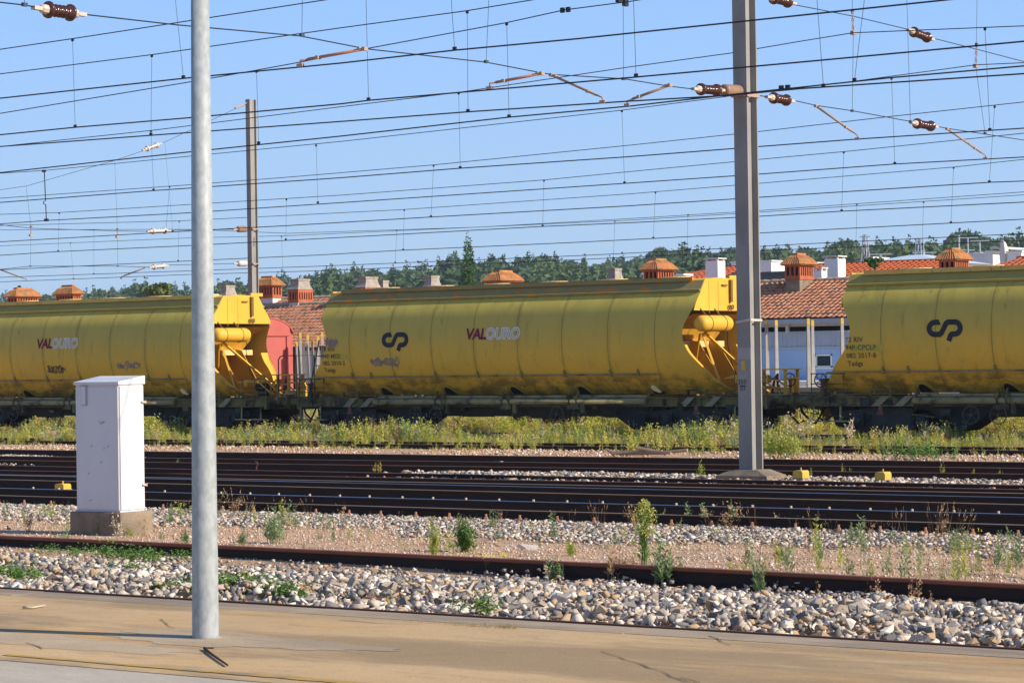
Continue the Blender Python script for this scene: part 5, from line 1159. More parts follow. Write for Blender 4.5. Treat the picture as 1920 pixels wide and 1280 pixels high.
def chimney(parent, px, ptop, pbot, wpx, Y, style, wx, wy, tile_m='tile_cap', base='plaster'):
    """chimney centred at sighting px; wx along the tracks, wy across"""
    c = onY(px, ptop, Y); zt = c.z; zb0 = onY(px, pbot, Y).z; s = zt-zb0; x, y = c.x, Y
    zb = 3.6
    if style == 'tile':
        zc = zt - .42; zbr = zc - .62
        b = MB(); b.box(x-wx/2+.03, x+wx/2-.03, y-wy/2+.03, y+wy/2-.03, zb, zbr); o = b.build('chimney', base, parent)
        b = MB(); b.box(x-wx/2, x+wx/2, y-wy/2, y+wy/2, zbr, zbr+.16); b.box(x-wx/2, x+wx/2, y-wy/2, y+wy/2, zc-.1, zc+.02); b.build('brick_course', 'brick_orange', o)
        b = MB(); b.box(x-wx/2+.09, x+wx/2-.09, y-wy/2+.09, y+wy/2-.09, zbr+.16, zc-.1); b.build('flue_shade', 'hole', o)  # black box paints the shade between the brick pillars
        b = MB(); nx = max(2, round(wx/.2)); ny = max(2, round(wy/.2))
        for i in range(nx+1):
            xx = lerp(x-wx/2, x+wx/2-.08, i/nx)
            for yy in (y-wy/2, y+wy/2-.10): b.box(xx, xx+.08, yy, yy+.10, zbr+.16, zc-.1)
        for i in range(1, ny):
            yy = lerp(y-wy/2, y+wy/2-.08, i/ny)
            for xx in (x-wx/2, x+wx/2-.10): b.box(xx, xx+.10, yy, yy+.08, zbr+.16, zc-.1)
        b.build('brick_pillars', 'brick_orange', o)
        # hipped cap of small tiles
        ox, oy = wx/2+.17, wy/2+.17; lx, ly = max(0.02, wx/2-.28), max(.02, wy/2-.28)
        b = MB(); z0, z1 = zc-.0, zt
        rings = [(ox, oy, z0), ((ox+lx)/2+.01, (oy+ly)/2+.01, z0+(z1-z0)*.62), (lx, ly, z1)]
        # corrugated faces: cut each side in strips with raised ribs
        def side(p, q, r_, s_):   # p,q bottom; s_,r_ top
            n = max(4, int((Vector(q)-Vector(p)).length/.11)); P, Q, R1, S = map(Vector, (p, q, r_, s_)); nrm = (Q-P).cross(S-P).normalized()
            vs = []
            for i in range(2*n+1):
                f = i/(2*n); h = .035 if i % 2 else 0; vs += [P.lerp(Q, f)+nrm*h+(S-P)*(-.04 if i % 2 else 0), S.lerp(R1, f)+nrm*h*.7]
            b.add(vs, [(2*i, 2*i+2, 2*i+3, 2*i+1) for i in range(2*n)])
        for (a, c_) in ((rings[0], rings[1]), (rings[1], rings[2])):
            A = [(x-a[0], y-a[1], a[2]), (x+a[0], y-a[1], a[2]), (x+a[0], y+a[1], a[2]), (x-a[0], y+a[1], a[2])]; Cc = [(x-c_[0], y-c_[1], c_[2]), (x+c_[0], y-c_[1], c_[2]), (x+c_[0], y+c_[1], c_[2]), (x-c_[0], y+c_[1], c_[2])]
            for k in range(4): side(A[k], A[(k+1) % 4], Cc[(k+1) % 4], Cc[k])
        b.box(x-ox+.05, x+ox-.05, y-oy+.05, y+oy-.05, z0-.04, z0-.005); b.box(x-lx-.06, x+lx+.06, y-ly-.06, y+ly+.06, z1-.03, z1+.05)
        b.build('tiled_cap', tile_m, o)
    else:
        zc = zt-.48; zbr = zc-.62
        b = MB(); b.box(x-wx/2+.04, x+wx/2-.04, y-wy/2+.04, y+wy/2-.04, zb, zbr); o = b.build('chimney', base, parent)
        b = MB(); b.box(x-wx/2, x+wx/2, y-wy/2, y+wy/2, zbr, zbr+.14); b.box(x-wx/2, x+wx/2, y-wy/2, y+wy/2, zc-.16, zc); b.build('brick_course', 'brick_orange', o)
        b = MB(); b.box(x-wx/2+.09, x+wx/2-.09, y-wy/2+.09, y+wy/2-.09, zbr+.14, zc-.16); b.build('flue_shade', 'hole', o)  # dark slots painted as a black box behind the pillars
        b = MB(); ny = max(3, round(wy/.17)); nx = max(2, round(wx/.2))
        for i in range(ny+1):
            yy = lerp(y-wy/2, y+wy/2-.08, i/ny)
            for xx in (x-wx/2, x+wx/2-.1): b.box(xx, xx+.1, yy, yy+.08, zbr+.14, zc-.16)
        for i in range(1, nx):
            xx = lerp(x-wx/2, x+wx/2-.08, i/nx)
            for yy in (y-wy/2, y+wy/2-.1): b.box(xx, xx+.08, yy, yy+.1, zbr+.14, zc-.16)
        b.build('brick_pillars', 'brick_orange', o)
        b = MB(); zs = [(zc, 1.0), (zc+.06, .92), (zc+.2, .78), (zc+.36, .72), (zc+.40, .80), (zt, .82)]
        for (za, ka), (zc_, kc) in zip(zs, zs[1:]):
            A = [(x+sx_*wx/2*ka, y+sy_*wy/2*ka, za) for sx_, sy_ in ((-1, -1), (1, -1), (1, 1), (-1, 1))]; Q = [(x+sx_*wx/2*kc, y+sy_*wy/2*kc, zc_) for sx_, sy_ in ((-1, -1), (1, -1), (1, 1), (-1, 1))]
            b.add(A+Q, [(0, 1, 5, 4), (1, 2, 6, 5), (2, 3, 7, 6), (3, 0, 4, 7)])
        b.box(x-wx/2*.82, x+wx/2*.82, y-wy/2*.82, y+wy/2*.82, zt-.02, zt); b.build('cement_top', 'cement', o)
def house(name, label, x0, x1, ye, ze, yr, zr, wallm, chims, back=True):
    t = thing(name, label, 'house', ((x0+x1)/2, (ye+yr)/2, 0))
    b = MB(); b.box(x0+.2, x1-.2, ye+.35, 2*yr-ye-.35, -.2, ze-.08); b.build('wall', wallm, t)
    b = MB()
    for xx in (x0+.2, x1-.4): b.prism([(ye+.4, ze-.1), (2*yr-ye-.4, ze-.1), (yr, zr-.2)], 'x', xx, xx+.2)
    b.build('gable', wallm, t)
    tile_roof(t, x0, x1, ye, ze, yr, zr)
    b = MB(); b.prism([(yr, zr-.02), (yr, zr-.16), (2*yr-ye, ze-.1), (2*yr-ye, ze)], 'x', x0, x1); b.build('rear_roof', 'tile', t)
    ridge_row(t, x0, x1, yr, zr+.02)
    for c in chims: chimney(t, *c)
    return t
# left house, right (shed) house and the one between them whose roof is hidden by the wagon
yrL = 88; HL = house('tiled_house', 'long low house with old red barrel tiles behind the left gap between wagons', onY(-120, 580, yrL).x, onY(740, 570, yrL).x, 83.4, 2.72, yrL, onY(560, 572.5, yrL).z, 'plaster',
    [(563, 523, 572, 42, 88.3, 'cement', .62, 1.05), (43, 541, 570, 60, 90, 'tile', .7, 1.5, 'tile_cap'), (128, 536, 562, 54, 90, 'tile', 1.25, .55, 'tile_cap'), (427, 535, 552, 33, 90, 'cement', .5, .85)])
def back_roof():
    yr = 93; zr = onY(600, 560, yr).z; x0 = onY(470, 560, yr).x; x1 = onY(660, 560, yr).x
    t = thing('tiled_house', 'second tiled roof rising just behind the left low roof, mossy ridge', 'house', ((x0+x1)/2, 92, 0))
    b = MB(); b.box(x0+.2, x1-.2, 90.6, 96, -.2, zr-1.1); b.build('wall', 'plaster', t); tile_roof(t, x0, x1, 90.2, zr-1.1, yr, zr); ridge_row(t, x0, x1, yr, zr+.02)
    b = MB(); b.prism([(yr, zr-.02), (yr, zr-.16), (96, zr-1.2), (96, zr-1.1)], 'x', x0, x1); b.build('rear_roof', 'tile', t)
    chimney(t, 503, 519.5, 560, 50, 92.5, 'tile', 1.15, .7, 'tile_cap')
back_roof()
HM = house('tiled_house', 'house hidden by the middle wagon, only its row of chimneys rising above it', onY(660, 560, 88).x, onY(1395, 530, 88).x, 84, 2.6, 88, 4.15, 'plaster',
    [(690, 519, 545, 45, 88.2, 'cement', .6, 1.15), (718, 526, 540, 22, 89.4, 'cement', .45, .55), (810, 517, 538, 34, 88.2, 'cement', .5, .8), (943, 509, 530, 60, 88.2, 'tile', .8, 1.4, 'tile_cap'),
     (1153, 503, 525, 30, 88.2, 'cement', .45, .7), (1235, 487, 520, 58, 88.2, 'tile', .7, 1.25, 'tile_cap')])
yrR = 90; x0R, x1R = onY(1400, 528, yrR).x, onY(1700, 520, yrR).x
def shed():
    ye, ze, zr = 86.0, onY(1500, 597, 86.0).z, onY(1500, 529, yrR).z
    t = thing('railway_shed', 'pale blue shed with corrugated upper wall and old tiled roof behind the right gap', 'shed', ((x0R+x1R)/2, 88, 0))
    tile_roof(t, x0R, x1R, ye, ze, yrR, zr); ridge_row(t, x0R, x1R, yrR, zr+.02)
    b = MB(); b.prism([(yrR, zr-.02), (yrR, zr-.16), (2*yrR-ye, ze-.1), (2*yrR-ye, ze)], 'x', x0R, x1R); b.build('rear_roof', 'tile', t)
    chimney(t, 1498, 477, 527, 58, 89.2, 'tile', .7, 1.15, 'tile_cap', 'plinth'); chimney(t, 1788, 467, 500, 60, 89.5, 'tile', .7, 1.2, 'tile_cap')
    g0, g1 = onY(1500, 598, ye-.1).z, onY(1500, 607, ye-.1).z
    b = MB(); b.box(x0R, x1R, ye-.12, ye+.05, g1, g0); b.build('gutter', 'gutter', t)
    zs = [onY(1500, y_, ye+.5).z for y_ in (612, 643, 650, 722, 742)]
    zt0 = onY(1500, 608, ye+.3).z
    b = MB(); b.box(x0R, x1R, ye+.30, ye+.42, onY(1500, 612, ye+.3).z, g1+.02); b.build('fascia', 'timber', t)
    yw = ye+.7
    b = MB(); b.box(x0R+.2, x1R-.2, yw+.2, 93, -.2, ze+.3); b.build('eave_gap_shade', 'hole', t)  # black box paints the shade in the gap under the eave
    # corrugated cladding
    z1, z0 = onY(1500, 621, yw).z, onY(1500, 650, yw).z; b = MB(); x = x0R; vs = []; k = 0
    while x < x1R: vs += [(x, yw-(.04 if k % 2 else 0), z0), (x, yw-(.04 if k % 2 else 0), z1)]; x += .11; k += 1
    b.add(vs, [(2*i, 2*i+2, 2*i+3, 2*i+1) for i in range(len(vs)//2-1)]); b.build('corrugated_cladding', 'shed_clad', t)
    b = MB(); b.box(x0R, x1R, yw-.06, yw, z0-.10, z0); b.build('cladding_flashing', 'shed_clad', t)
    wx0, wx1 = onY(1529, 680, yw).x, onY(1560.5, 680, yw).x; wz1, wz0 = onY(1545, 664, yw).z, onY(1545, 689, yw).z
    b = MB(); zb = -.1
    for (a, c, d, e) in ((x0R+.2, wx0, zb, z0-.1), (wx1, x1R-.2, zb, z0-.1), (wx0, wx1, zb, wz0), (wx0, wx1, wz1, z0-.1)): b.box(a, c, yw, yw+.15, d, e)
    b.build('wall', 'shed_wall', t)
    b = MB()
    for (a, c, d, e) in ((wx0, wx1, wz1-.06, wz1), (wx0, wx1, wz0, wz0+.07), (wx0, wx0+.06, wz0, wz1), (wx1-.06, wx1, wz0, wz1)): b.box(a, c, yw-.03, yw+.06, d, e)
    b.box(wx0-.05, wx1+.05, yw-.09, yw, wz0-.05, wz0); w_ = b.build('window', 'white_wall', t)
    b = MB(); b.box(wx0+.05, wx1-.05, yw+.05, yw+.07, wz0+.05, wz1-.05); b.build('pane', 'glass', w_)
    # posts at the eave
    for px in (1476,): p = onY(px, 600, ye+.2); b = MB(); b.box(p.x-.06, p.x+.06, ye+.15, ye+.27, z1-.05, g1); b.build('bracket_post', 'timber', t)
    b = MB(); b.box(x0R-2, x1R, yw-3.2, yw, -.2, onY(1500, 722, yw-3.2).z+.15); b.build('loading_dock', 'white_wall', t)
shed()

# ------------------------------------------------------------------ town beyond
def plain_roof_house(label, pxa, pya, pxb, pyb, Y, depth, drop, mt='tile_new', wallm='white_wall', hip=0, rows=True):
    A, Bp = onY(pxa, pya, Y), onY(pxb, pyb, Y); t = thing('roofed_house', label, 'house', (A.x, Y, 0)); z = max(A.z, Bp.z)
    x0, x1 = A.x, Bp.x
    tile_roof(t, x0, x1, Y-depth, z-drop, Y, z, mt, sx=.33, rows=int(depth/.42))
    b = MB(); b.prism([(Y, z-.02), (Y, z-.16), (Y+depth, z-drop-.1), (Y+depth, z-drop)], 'x', x0, x1); b.box(x0-.1, x1+.1, Y-.15, Y+.15, z, z+.10); b.build('rear_roof', mt, t)
    if hip:
        b = MB(); b.add([(x0, Y, z), (x0-hip, Y-depth, z-drop), (x0, Y-depth, z-drop), (x0-hip, Y+depth, z-drop), (x0, Y+depth, z-drop)], [(0, 1, 2), (0, 3, 1), (0, 4, 3)]); b.build('hip_roof', mt, t)
    b = MB(); b.box(x0-hip*.7+.3, x1-.3, Y-depth+.5, Y+depth-.5, -.2, z-drop-.1); b.build('wall', wallm, t); return t
def white_chimney(label, px, pt, pb, Y, w_, d_):
    p = onY(px, pt, Y); z0 = onY(px, pb, Y).z; t = thing('white_chimney', label, 'chimney', (p.x, Y, z0)); b = MB(); b.box(p.x-w_/2, p.x+w_/2, Y-d_/2, Y+d_/2, z0-.4, p.z-.10); b.build('stack', 'white_wall', t)
    b = MB()
    for sx_ in (-1, 1):
        for sy_ in (-1, 1): b.box(p.x+sx_*w_*.4-.05, p.x+sx_*w_*.4+.05, Y+sy_*d_*.4-.05, Y+sy_*d_*.4+.05, p.z-.10, p.z)
    b.box(p.x-w_*.58, p.x+w_*.58, Y-d_*.58, Y+d_*.58, p.z, p.z+.06); b.build('cap', 'plaster', t)
plain_roof_house('low orange tiled roof left of the near mast behind the middle wagon', 1338, 505, 1410, 500, 122, 8, 1.9, hip=9)
plain_roof_house('long bright orange tiled roof running right behind the shed', 1520, 497.5, 1800, 490, 118, 9, 2.2, hip=6)
plain_roof_house('small orange tiled roof peeking up at the right edge', 1912, 484, 2040, 480, 112, 7, 1.8, hip=4)
white_chimney('tall white chimney just left of the near mast', 1341, 486, 520, 112, .75, .75)
white_chimney('tall white chimney on the long orange roof', 1565.5, 482, 514, 110, .75, .8)
white_chimney('short white chimney right of the tiled chimney on the shed', 1537, 504, 526, 96, .45, .5)
def block(label, pxa, pxb, pyt, Y, depth, mt='white_wall', zb=0, name='white_building', extra=None, cat='building'):
    a, c = onY(pxa, pyt, Y), onY(pxb, pyt, Y); t = thing(name, label, cat, (a.x, Y, zb)); b = MB(); b.box(a.x, c.x, Y, Y+depth, zb, a.z); b.build('wall', mt, t)
    b = MB(); b.box(a.x-.08, c.x+.08, Y-.08, Y+depth+.08, a.z, a.z+.1); b.build('parapet', mt, t); return t, a, c
block('white flat roofed block right behind the near mast', 1424, 1446, 491, 150, 8)
block('small white wall piece peeking left of the near mast', 1371, 1384, 493, 152, 5)
block('dark grey parapet wall between the mast and the shed chimney', 1422, 1482, 514, 104, 1.0, 'grey_wall', name='parapet_wall', cat='wall')
t, a, c = block('large white flat roofed building on the right with a satellite dish', 1812, 1860, 478, 150, 10)
b = MB(); q = onY(1847, 474, 148); q2 = onY(1862, 500, 148); b.box(q.x, q2.x, 148, 151, 5, onY(1855, 470, 148).z); b.build('stair_tower', 'white_wall', t)
b = MB(); q = onY(1858, 466, 147.5); q2 = onY(1873, 466, 147.5); b.box(q.x, q2.x, 147.4, 151.5, q.z, q.z+.12); b.build('tower_cap', 'plaster', t)
b = MB(); q = onY(1879, 476, 147); bm_ = [(0, .02), (.25, .45), (.5, .7), (.75, .85), (1, .92)]; b.lathe((q.x+.35, 147.25, q.z), (q.x, 147, q.z), bm_, 20); b.build('satellite_dish', 'plaster', t)
block('lower white wing at the far right beside the dish', 1889, 1915, 474, 146, 7)
block('grey white wing between the tiled chimney and the white building', 1818, 1838, 477, 156, 6)
def pyramid():
    Y = 128; ap = onY(1723.5, 478, Y); zb = onY(1723, 497, Y).z; r = 3.1
    t = thing('pyramid_roof_house', 'house with a pale blue pyramid roof under a lattice mast', 'house', (ap.x, Y, 0)); b = MB()
    b.add([(ap.x-r, Y-r, zb), (ap.x+r, Y-r, zb), (ap.x+r, Y+r, zb), (ap.x-r, Y+r, zb), (ap.x-.4, Y-.4, ap.z), (ap.x+.4, Y-.4, ap.z), (ap.x+.4, Y+.4, ap.z), (ap.x-.4, Y+.4, ap.z)], [(0, 1, 5, 4), (1, 2, 6, 5), (2, 3, 7, 6), (3, 0, 4, 7), (4, 5, 6, 7)]); b.build('roof', 'pale_blue_roof', t)
    b = MB(); b.box(ap.x-r+.3, ap.x+r-.3, Y-r+.3, Y+r-.3, 0, zb); b.build('wall', 'white_wall', t)
pyramid()
def lattice(label, px, pt, pb, Y, wb, wt, name='lattice_mast', arms=0):
    p = onY(px, pt, Y); z0 = onY(px, pb, Y).z-4; H = p.z-z0; t = thing(name, label, 'lattice mast', (p.x, Y, z0)); b = MB(); r = .032*Y/150
    leg = lambda i, f: Vector((p.x+(-1, 1, 1, -1)[i]*lerp(wb, wt, f)/2, Y+(-1, -1, 1, 1)[i]*lerp(wb, wt, f)/2, z0+H*f))
    for i in range(4): b.tube([leg(i, 0), leg(i, 1)], r, 4)
    b.build('legs', 'steel_far', t); b = MB(); n = 7
    for k in range(n):
        for i in range(4): b.tube([leg(i, k/n), leg((i+1) % 4, (k+1)/n)], r*.6, 3); b.tube([leg(i, (k+1)/n), leg((i+1) % 4, (k+1)/n)], r*.6, 3)
    b.build('bracing', 'steel_far', t)
    if arms:
        b = MB()
        for f, l in ((.97, arms*.6), (.62, arms)): b.tube([(p.x-l, Y, z0+H*f), (p.x+l, Y, z0+H*f)], r, 4)
        b.build('cross_arms', 'steel_far', t)
lattice('pale lattice pylon with side arms in front of the wooded hill', 1622, 440, 497, 230, 1.3, .3, 'pylon', 1.0)
lattice('dark lattice mast on the pyramid roof', 1724, 448, 478, 128, .75, .3)
def pole(label, px, pt, pb, Y, arm_=False):
    p = onY(px, pt, Y); z0 = onY(px, pb, Y).z-3; t = thing('antenna_pole', label, 'pole', (p.x, Y, z0)); b = MB(); b.tube([(p.x, Y, z0), (p.x, Y, p.z)], .05, 6); b.build('shaft', 'steel_far', t)
    if arm_: b = MB(); b.tube([(p.x-.6, Y-.3, p.z), (p.x+.6, Y+.3, p.z)], .035, 4); b.tube([(p.x-.35, Y-.3, p.z-.8), (p.x+.35, Y+.3, p.z-.8)], .03, 4); b.build('crossbar', 'steel_far', t)
pole('plain thin pole rising above the tiled chimney at right', 1798, 441, 490, 140); pole('thin pole with a short crossbar left of the white building', 1814.5, 446, 490, 150, True)
pole('antenna with bars over the long orange roof, right of the pylon', 1651, 477, 500, 140, True); pole('pole with a crossbar behind the large white building', 1837, 452, 480, 160, True); pole('short antenna right of the lattice mast', 1733, 474, 494, 132, True)
block('tiny white roof box beside the pylon foot', 1625, 1636, 485, 135, 2, zb=4)
block('pair of small white stair boxes right of the pyramid roof', 1746, 1764, 485, 134, 2, zb=4)
block('very small white chimney block peeking over the middle wagon roof', 1206, 1213, 515, 110, .8, zb=3)
block('small white box over the wagon roof left of the near mast chimney', 1271, 1281, 517, 112, .8, zb=3)

# ------------------------------------------------------------------ trees
def leaf_cloud(rg, centers, radii, n, size):
    """n leaf quads (as 2 tris) spread through blobs, denser at the shell"""
    k = rg.choice(len(centers), n, p=np.array([r[0]*r[1]*r[2] for r in radii])/sum(r[0]*r[1]*r[2] for r in radii))
    d = rg.normal(size=(n, 3)); d /= np.linalg.norm(d, axis=1)[:, None]; rr = rg.uniform(.35, 1, n)**.5
    c = np.array(centers)[k] + d*rr[:, None]*np.array(radii)[k]
    a = rg.normal(size=(n, 3)); a /= np.linalg.norm(a, axis=1)[:, None]; b = np.cross(a, rg.normal(size=(n, 3))); b /= np.linalg.norm(b, axis=1)[:, None]
    s = size*rg.uniform(.5, 1.3, n)[:, None]
    V = np.stack([c-a*s*.5, c+b*s*.35, c+a*s*.5, c-b*s*.35], 1).reshape(-1, 3); q = np.arange(n)*4
    T = np.stack([np.stack([q, q+1, q+2], 1), np.stack([q, q+2, q+3], 1)], 1).reshape(-1, 3); return V, T
def tree_template(seed, kind):
    rg = np.random.default_rng(seed); H = 1.0; cs, rs = [], []
    if kind == 'tall':      # eucalyptus: stacked loose clumps, pointed top
        for i in range(11):
            f = i/10; z = .28+.68*f; w_ = (.17*(1-f)**.7+.045)*rg.uniform(.7, 1.3); a = rg.uniform(0, 6.28); o = w_*.7*rg.uniform(.2, 1)
            cs.append((o*np.cos(a), o*np.sin(a), z)); rs.append((w_*.8, w_*.8, .07*rg.uniform(.8, 1.4)))
    elif kind == 'broad':   # rounded crown
        for i in range(12):
            a = rg.uniform(0, 6.28); o = rg.uniform(0, .24); z = rg.uniform(.42, .9)-o*.5; cs.append((o*np.cos(a), o*np.sin(a), z)); rs.append((.13*rg.uniform(.7, 1.3),)*2+(.09*rg.uniform(.8, 1.4),))
    else:                   # flat topped pine
        for i in range(9):
            a = rg.uniform(0, 6.28); o = rg.uniform(0, .26); z = rg.uniform(.74, .92)-o*.25; cs.append((o*np.cos(a), o*np.sin(a), z)); rs.append((.12*rg.uniform(.7, 1.2),)*2+(.05*rg.uniform(.8, 1.3),))
    V, T = leaf_cloud(rg, cs, rs, 2300, .050)
    b = MB(); b.tube([(0, 0, -.05), (rg.uniform(-.01, .01), 0, .45), (0, 0, .88)], .01, 5, radii=[.016, .011, .004])
    for i in range(4):
        c = cs[rg.integers(len(cs))]; b.tube([(0, 0, max(.2, c[2]-.15)), c], .004, 3, radii=[.006, .002])
    return V, T, b
TREES = [(k, *tree_template(s, k)) for s, k in enumerate(['tall', 'tall', 'broad', 'tall', 'broad', 'flat', 'tall', 'broad'])]
def tri_mesh(name, V, T, mt):
    me = bpy.data.meshes.new(name); me.from_pydata(V.tolist(), [], T.tolist()); me.materials.append(M[mt]); return me
TM = []
for k, V, T, b in TREES:
    me2 = bpy.data.meshes.new('trunk'); me2.from_pydata([tuple(v) for v in b.v], [], b.f); me2.materials.append(M['bark']); TM.append((k, [tri_mesh('crown', V, T, 'leaf_far'), tri_mesh('crown', V, T, 'leaf_far2')], me2))
def put_tree(x, y, h, k, wd=1.0, label=None, group=None, name=None):
    kind, crowns, trunk = TM[k]; z = gz(x, y)
    t = thing(name or {'tall': 'eucalyptus_tree', 'broad': 'broadleaf_tree', 'flat': 'pine_tree'}[kind], label or {'tall': 'slim dark eucalyptus standing in the row along the hilltop skyline', 'broad': 'round crowned dark tree standing in the row along the hilltop skyline', 'flat': 'flat topped pine standing in the row along the hilltop skyline'}[kind], 'tree', (x, y, z-.3), group or {'tall': 'eucalyptus trees on the skyline', 'broad': 'round trees on the skyline', 'flat': 'flat pines on the skyline'}[kind])
    s = (h*wd, h*wd, h); rz = random.uniform(0, 6.28)
    c = bpy.data.objects.new('crown', random.choice(crowns)); COL.objects.link(c); c.parent = t; c.scale = s; c.rotation_euler = (0, 0, rz)
    c = bpy.data.objects.new('trunk', trunk); COL.objects.link(c); c.parent = t; c.scale = s; c.rotation_euler = (0, 0, rz); return t
# skyline height measured along the picture (px, py)
SKY = [(-60, 556), (20, 552), (60, 545), (100, 552), (150, 548), (180, 540), (200, 536), (225, 541), (255, 528), (285, 530), (330, 534), (400, 527), (450, 522), (500, 523), (530, 512), (560, 520), (585, 508), (625, 497), (640, 508), (665, 496),
       (700, 503), (740, 500), (790, 493), (820, 490), (850, 473), (900, 490), (920, 478), (960, 484), (1000, 474), (1060, 478), (1090, 478), (1130, 484), (1200, 482), (1240, 465), (1285, 458), (1330, 466), (1364, 463),
       (1430, 462), (1480, 462), (1530, 462), (1580, 446), (1610, 456), (1640, 450), (1690, 444), (1740, 450), (1770, 443), (1800, 432), (1815, 428), (1850, 440), (1880, 446), (1895, 436), (1920, 434), (1990, 430)]
def skyline(px): return float(np.interp(px, [a for a, _ in SKY], [b_ for _, b_ in SKY]))
def tree_row(n, Y0, Y1, dpy, jit, kinds):
    for i in range(n):
        px = lerp(-50, 1970, (i+random.uniform(.1, .9))/n); Y = random.uniform(Y0, Y1); py = skyline(px)+dpy+random.uniform(0, jit); p = onY(px, py, Y); g = gz(p.x, Y)
        h = p.z-g
        if h < 4: continue
        put_tree(p.x, Y, h, random.choice(kinds), wd=random.uniform(.75, 1.15)*min(1.0, 17/h))
tree_row(84, 560, 620, -9, 9, [0, 1, 3, 6, 2, 4]); tree_row(96, 500, 550, -4, 11, [0, 1, 3, 6, 2, 4, 7])
for px, py, k, wd in ((850, 471, 2, 1.0), (623, 494, 0, .9), (668, 494, 2, .9), (1284, 456, 3, .9), (1240, 463, 0, .8), (258, 526, 4, .9), (919, 475, 0, 1.1), (1894, 434, 7, .9), (1000, 474, 1, .8)):
    p = onY(px, py, 540); put_tree(p.x, 540, p.z-gz(p.x, 540), k, wd)
p = onY(1581, 442, 520); put_tree(p.x, 520, p.z-gz(p.x, 520), 5, 1.0, 'flat topped pine on the skyline standing clear above the others, left of the pylon', 'none'); 
p = onY(1812, 426, 500); put_tree(p.x, 500, p.z-gz(p.x, 500), 4, 1.25, 'biggest round tree on the skyline at right above the thin poles', 'none')
for o in list(bpy.data.objects):
    if o.get('group') == 'none': del o['group']
# woodland below the skyline: one mass
def woodland():
    n = 900; px = RNG.uniform(-60, 1980, n); Y = RNG.uniform(330, 500, n); pos = []; sc = []; idx = []
    for a, y in zip(px, Y):
        py = skyline(a)+random.uniform(-2, 6)+random.uniform(0, 50)*(1-(y-330)/190); p = onY(a, min(py, 575), y); g = gz(p.x, y); h = np.clip(p.z-g, 5, 24); pos.append((p.x, y, g-.3)); sc.append((min(h, 14)*1.35, min(h, 14)*1.35, h)); idx.append(random.choice([0, 1, 2, 3, 4, 6, 7]))
    tm = []
    for k, V, T, b in TREES:
        q = np.random.default_rng(5).permutation(len(T)//2)[:430]; tt = np.concatenate([T[2*q], T[2*q+1]]); u_, inv_ = np.unique(tt.ravel(), return_inverse=True); tt = inv_.reshape(-1, 3); ctr = V[u_].reshape(-1, 4, 3).mean(1, keepdims=True); vv = (V[u_].reshape(-1, 4, 3)-ctr)*1.5+ctr; tm.append((vv.reshape(-1, 3), tt, np.zeros(len(tt), int)))
    # enlarge leaves a little for the reduced count
    V, T, MI = join_templates(tm, np.array(idx), np.array(pos), RNG.uniform(0, 6.28, n), np.array(sc), RNG.integers(0, 2, n))
    o = np_mesh('woodland', V, T, ['leaf_far', 'leaf_far2'], MI); tag(o, kind='stuff')
woodland()
def cypress():
    Y = 150; top = onY(877, 442, Y); H = top.z - .5; t = thing('cypress_tree', 'tall narrow cypress tree standing alone behind the middle wagon', 'tree', (top.x, Y, .5)); rg = np.random.default_rng(3)
    cs, rs = [], []
    for i in range(26):
        f = i/25; z = .8+(H-.8)*f; w_ = .18+1.0*(1-f)**.62*min(1, (f+.12)*4); cs.append((top.x+rg.uniform(-.08, .08)*w_, Y+rg.uniform(-.2, .2)*w_, z+.3)); rs.append((w_, w_, .6))
    V, T = leaf_cloud(rg, cs, rs, 11000, .17); V = V-np.array([top.x, Y, .5]); np_mesh('crown', V, T, ['leaf_cypress'], None, t)
    b = MB(); b.tube([(top.x, Y, 0), (top.x, Y, H*.8)], .15, 7, radii=[.22, .06]); b.build('trunk', 'bark', t)
cypress()
def bush_at(name, label, px, pt, pb, Y, wdt, mt='leaf_cypress', n=700, ls=.16):
    a, c = onY(px, pt, Y), onY(px, pb, Y); h = a.z-c.z; rg = np.random.default_rng(int(px)); t = thing(name, label, 'shrub', (a.x, Y, c.z)); cs = [(rg.uniform(-.3, .3)*wdt, rg.uniform(-.3, .3)*wdt, h*rg.uniform(.25, .85)) for _ in range(6)]; rs = [(wdt*.35, wdt*.35, h*.22)]*6
    V, T = leaf_cloud(rg, cs, rs, n, ls); np_mesh('foliage', V, T, [mt], None, t); b = MB(); b.tube([(a.x, Y, c.z-.5), (a.x, Y, c.z+h*.6)], .03, 5); b.build('stem', 'bark', t)
bush_at('small_bush', 'small green bush sprouting on the roof end of the right wagon', 1640, 484, 504, 63.5, .42, n=500, ls=.09)
bush_at('yellowish_tree', 'yellowish green small tree at the left behind the lamp pole', 292, 528, 560, 130, 2.2, 'leaf_yel', 900, .4)
bush_at('roof_weed', 'tiny weed growing on the leftmost tiled chimney', 37, 534, 543, 90, .2, 'leaf_far', 120, .08)

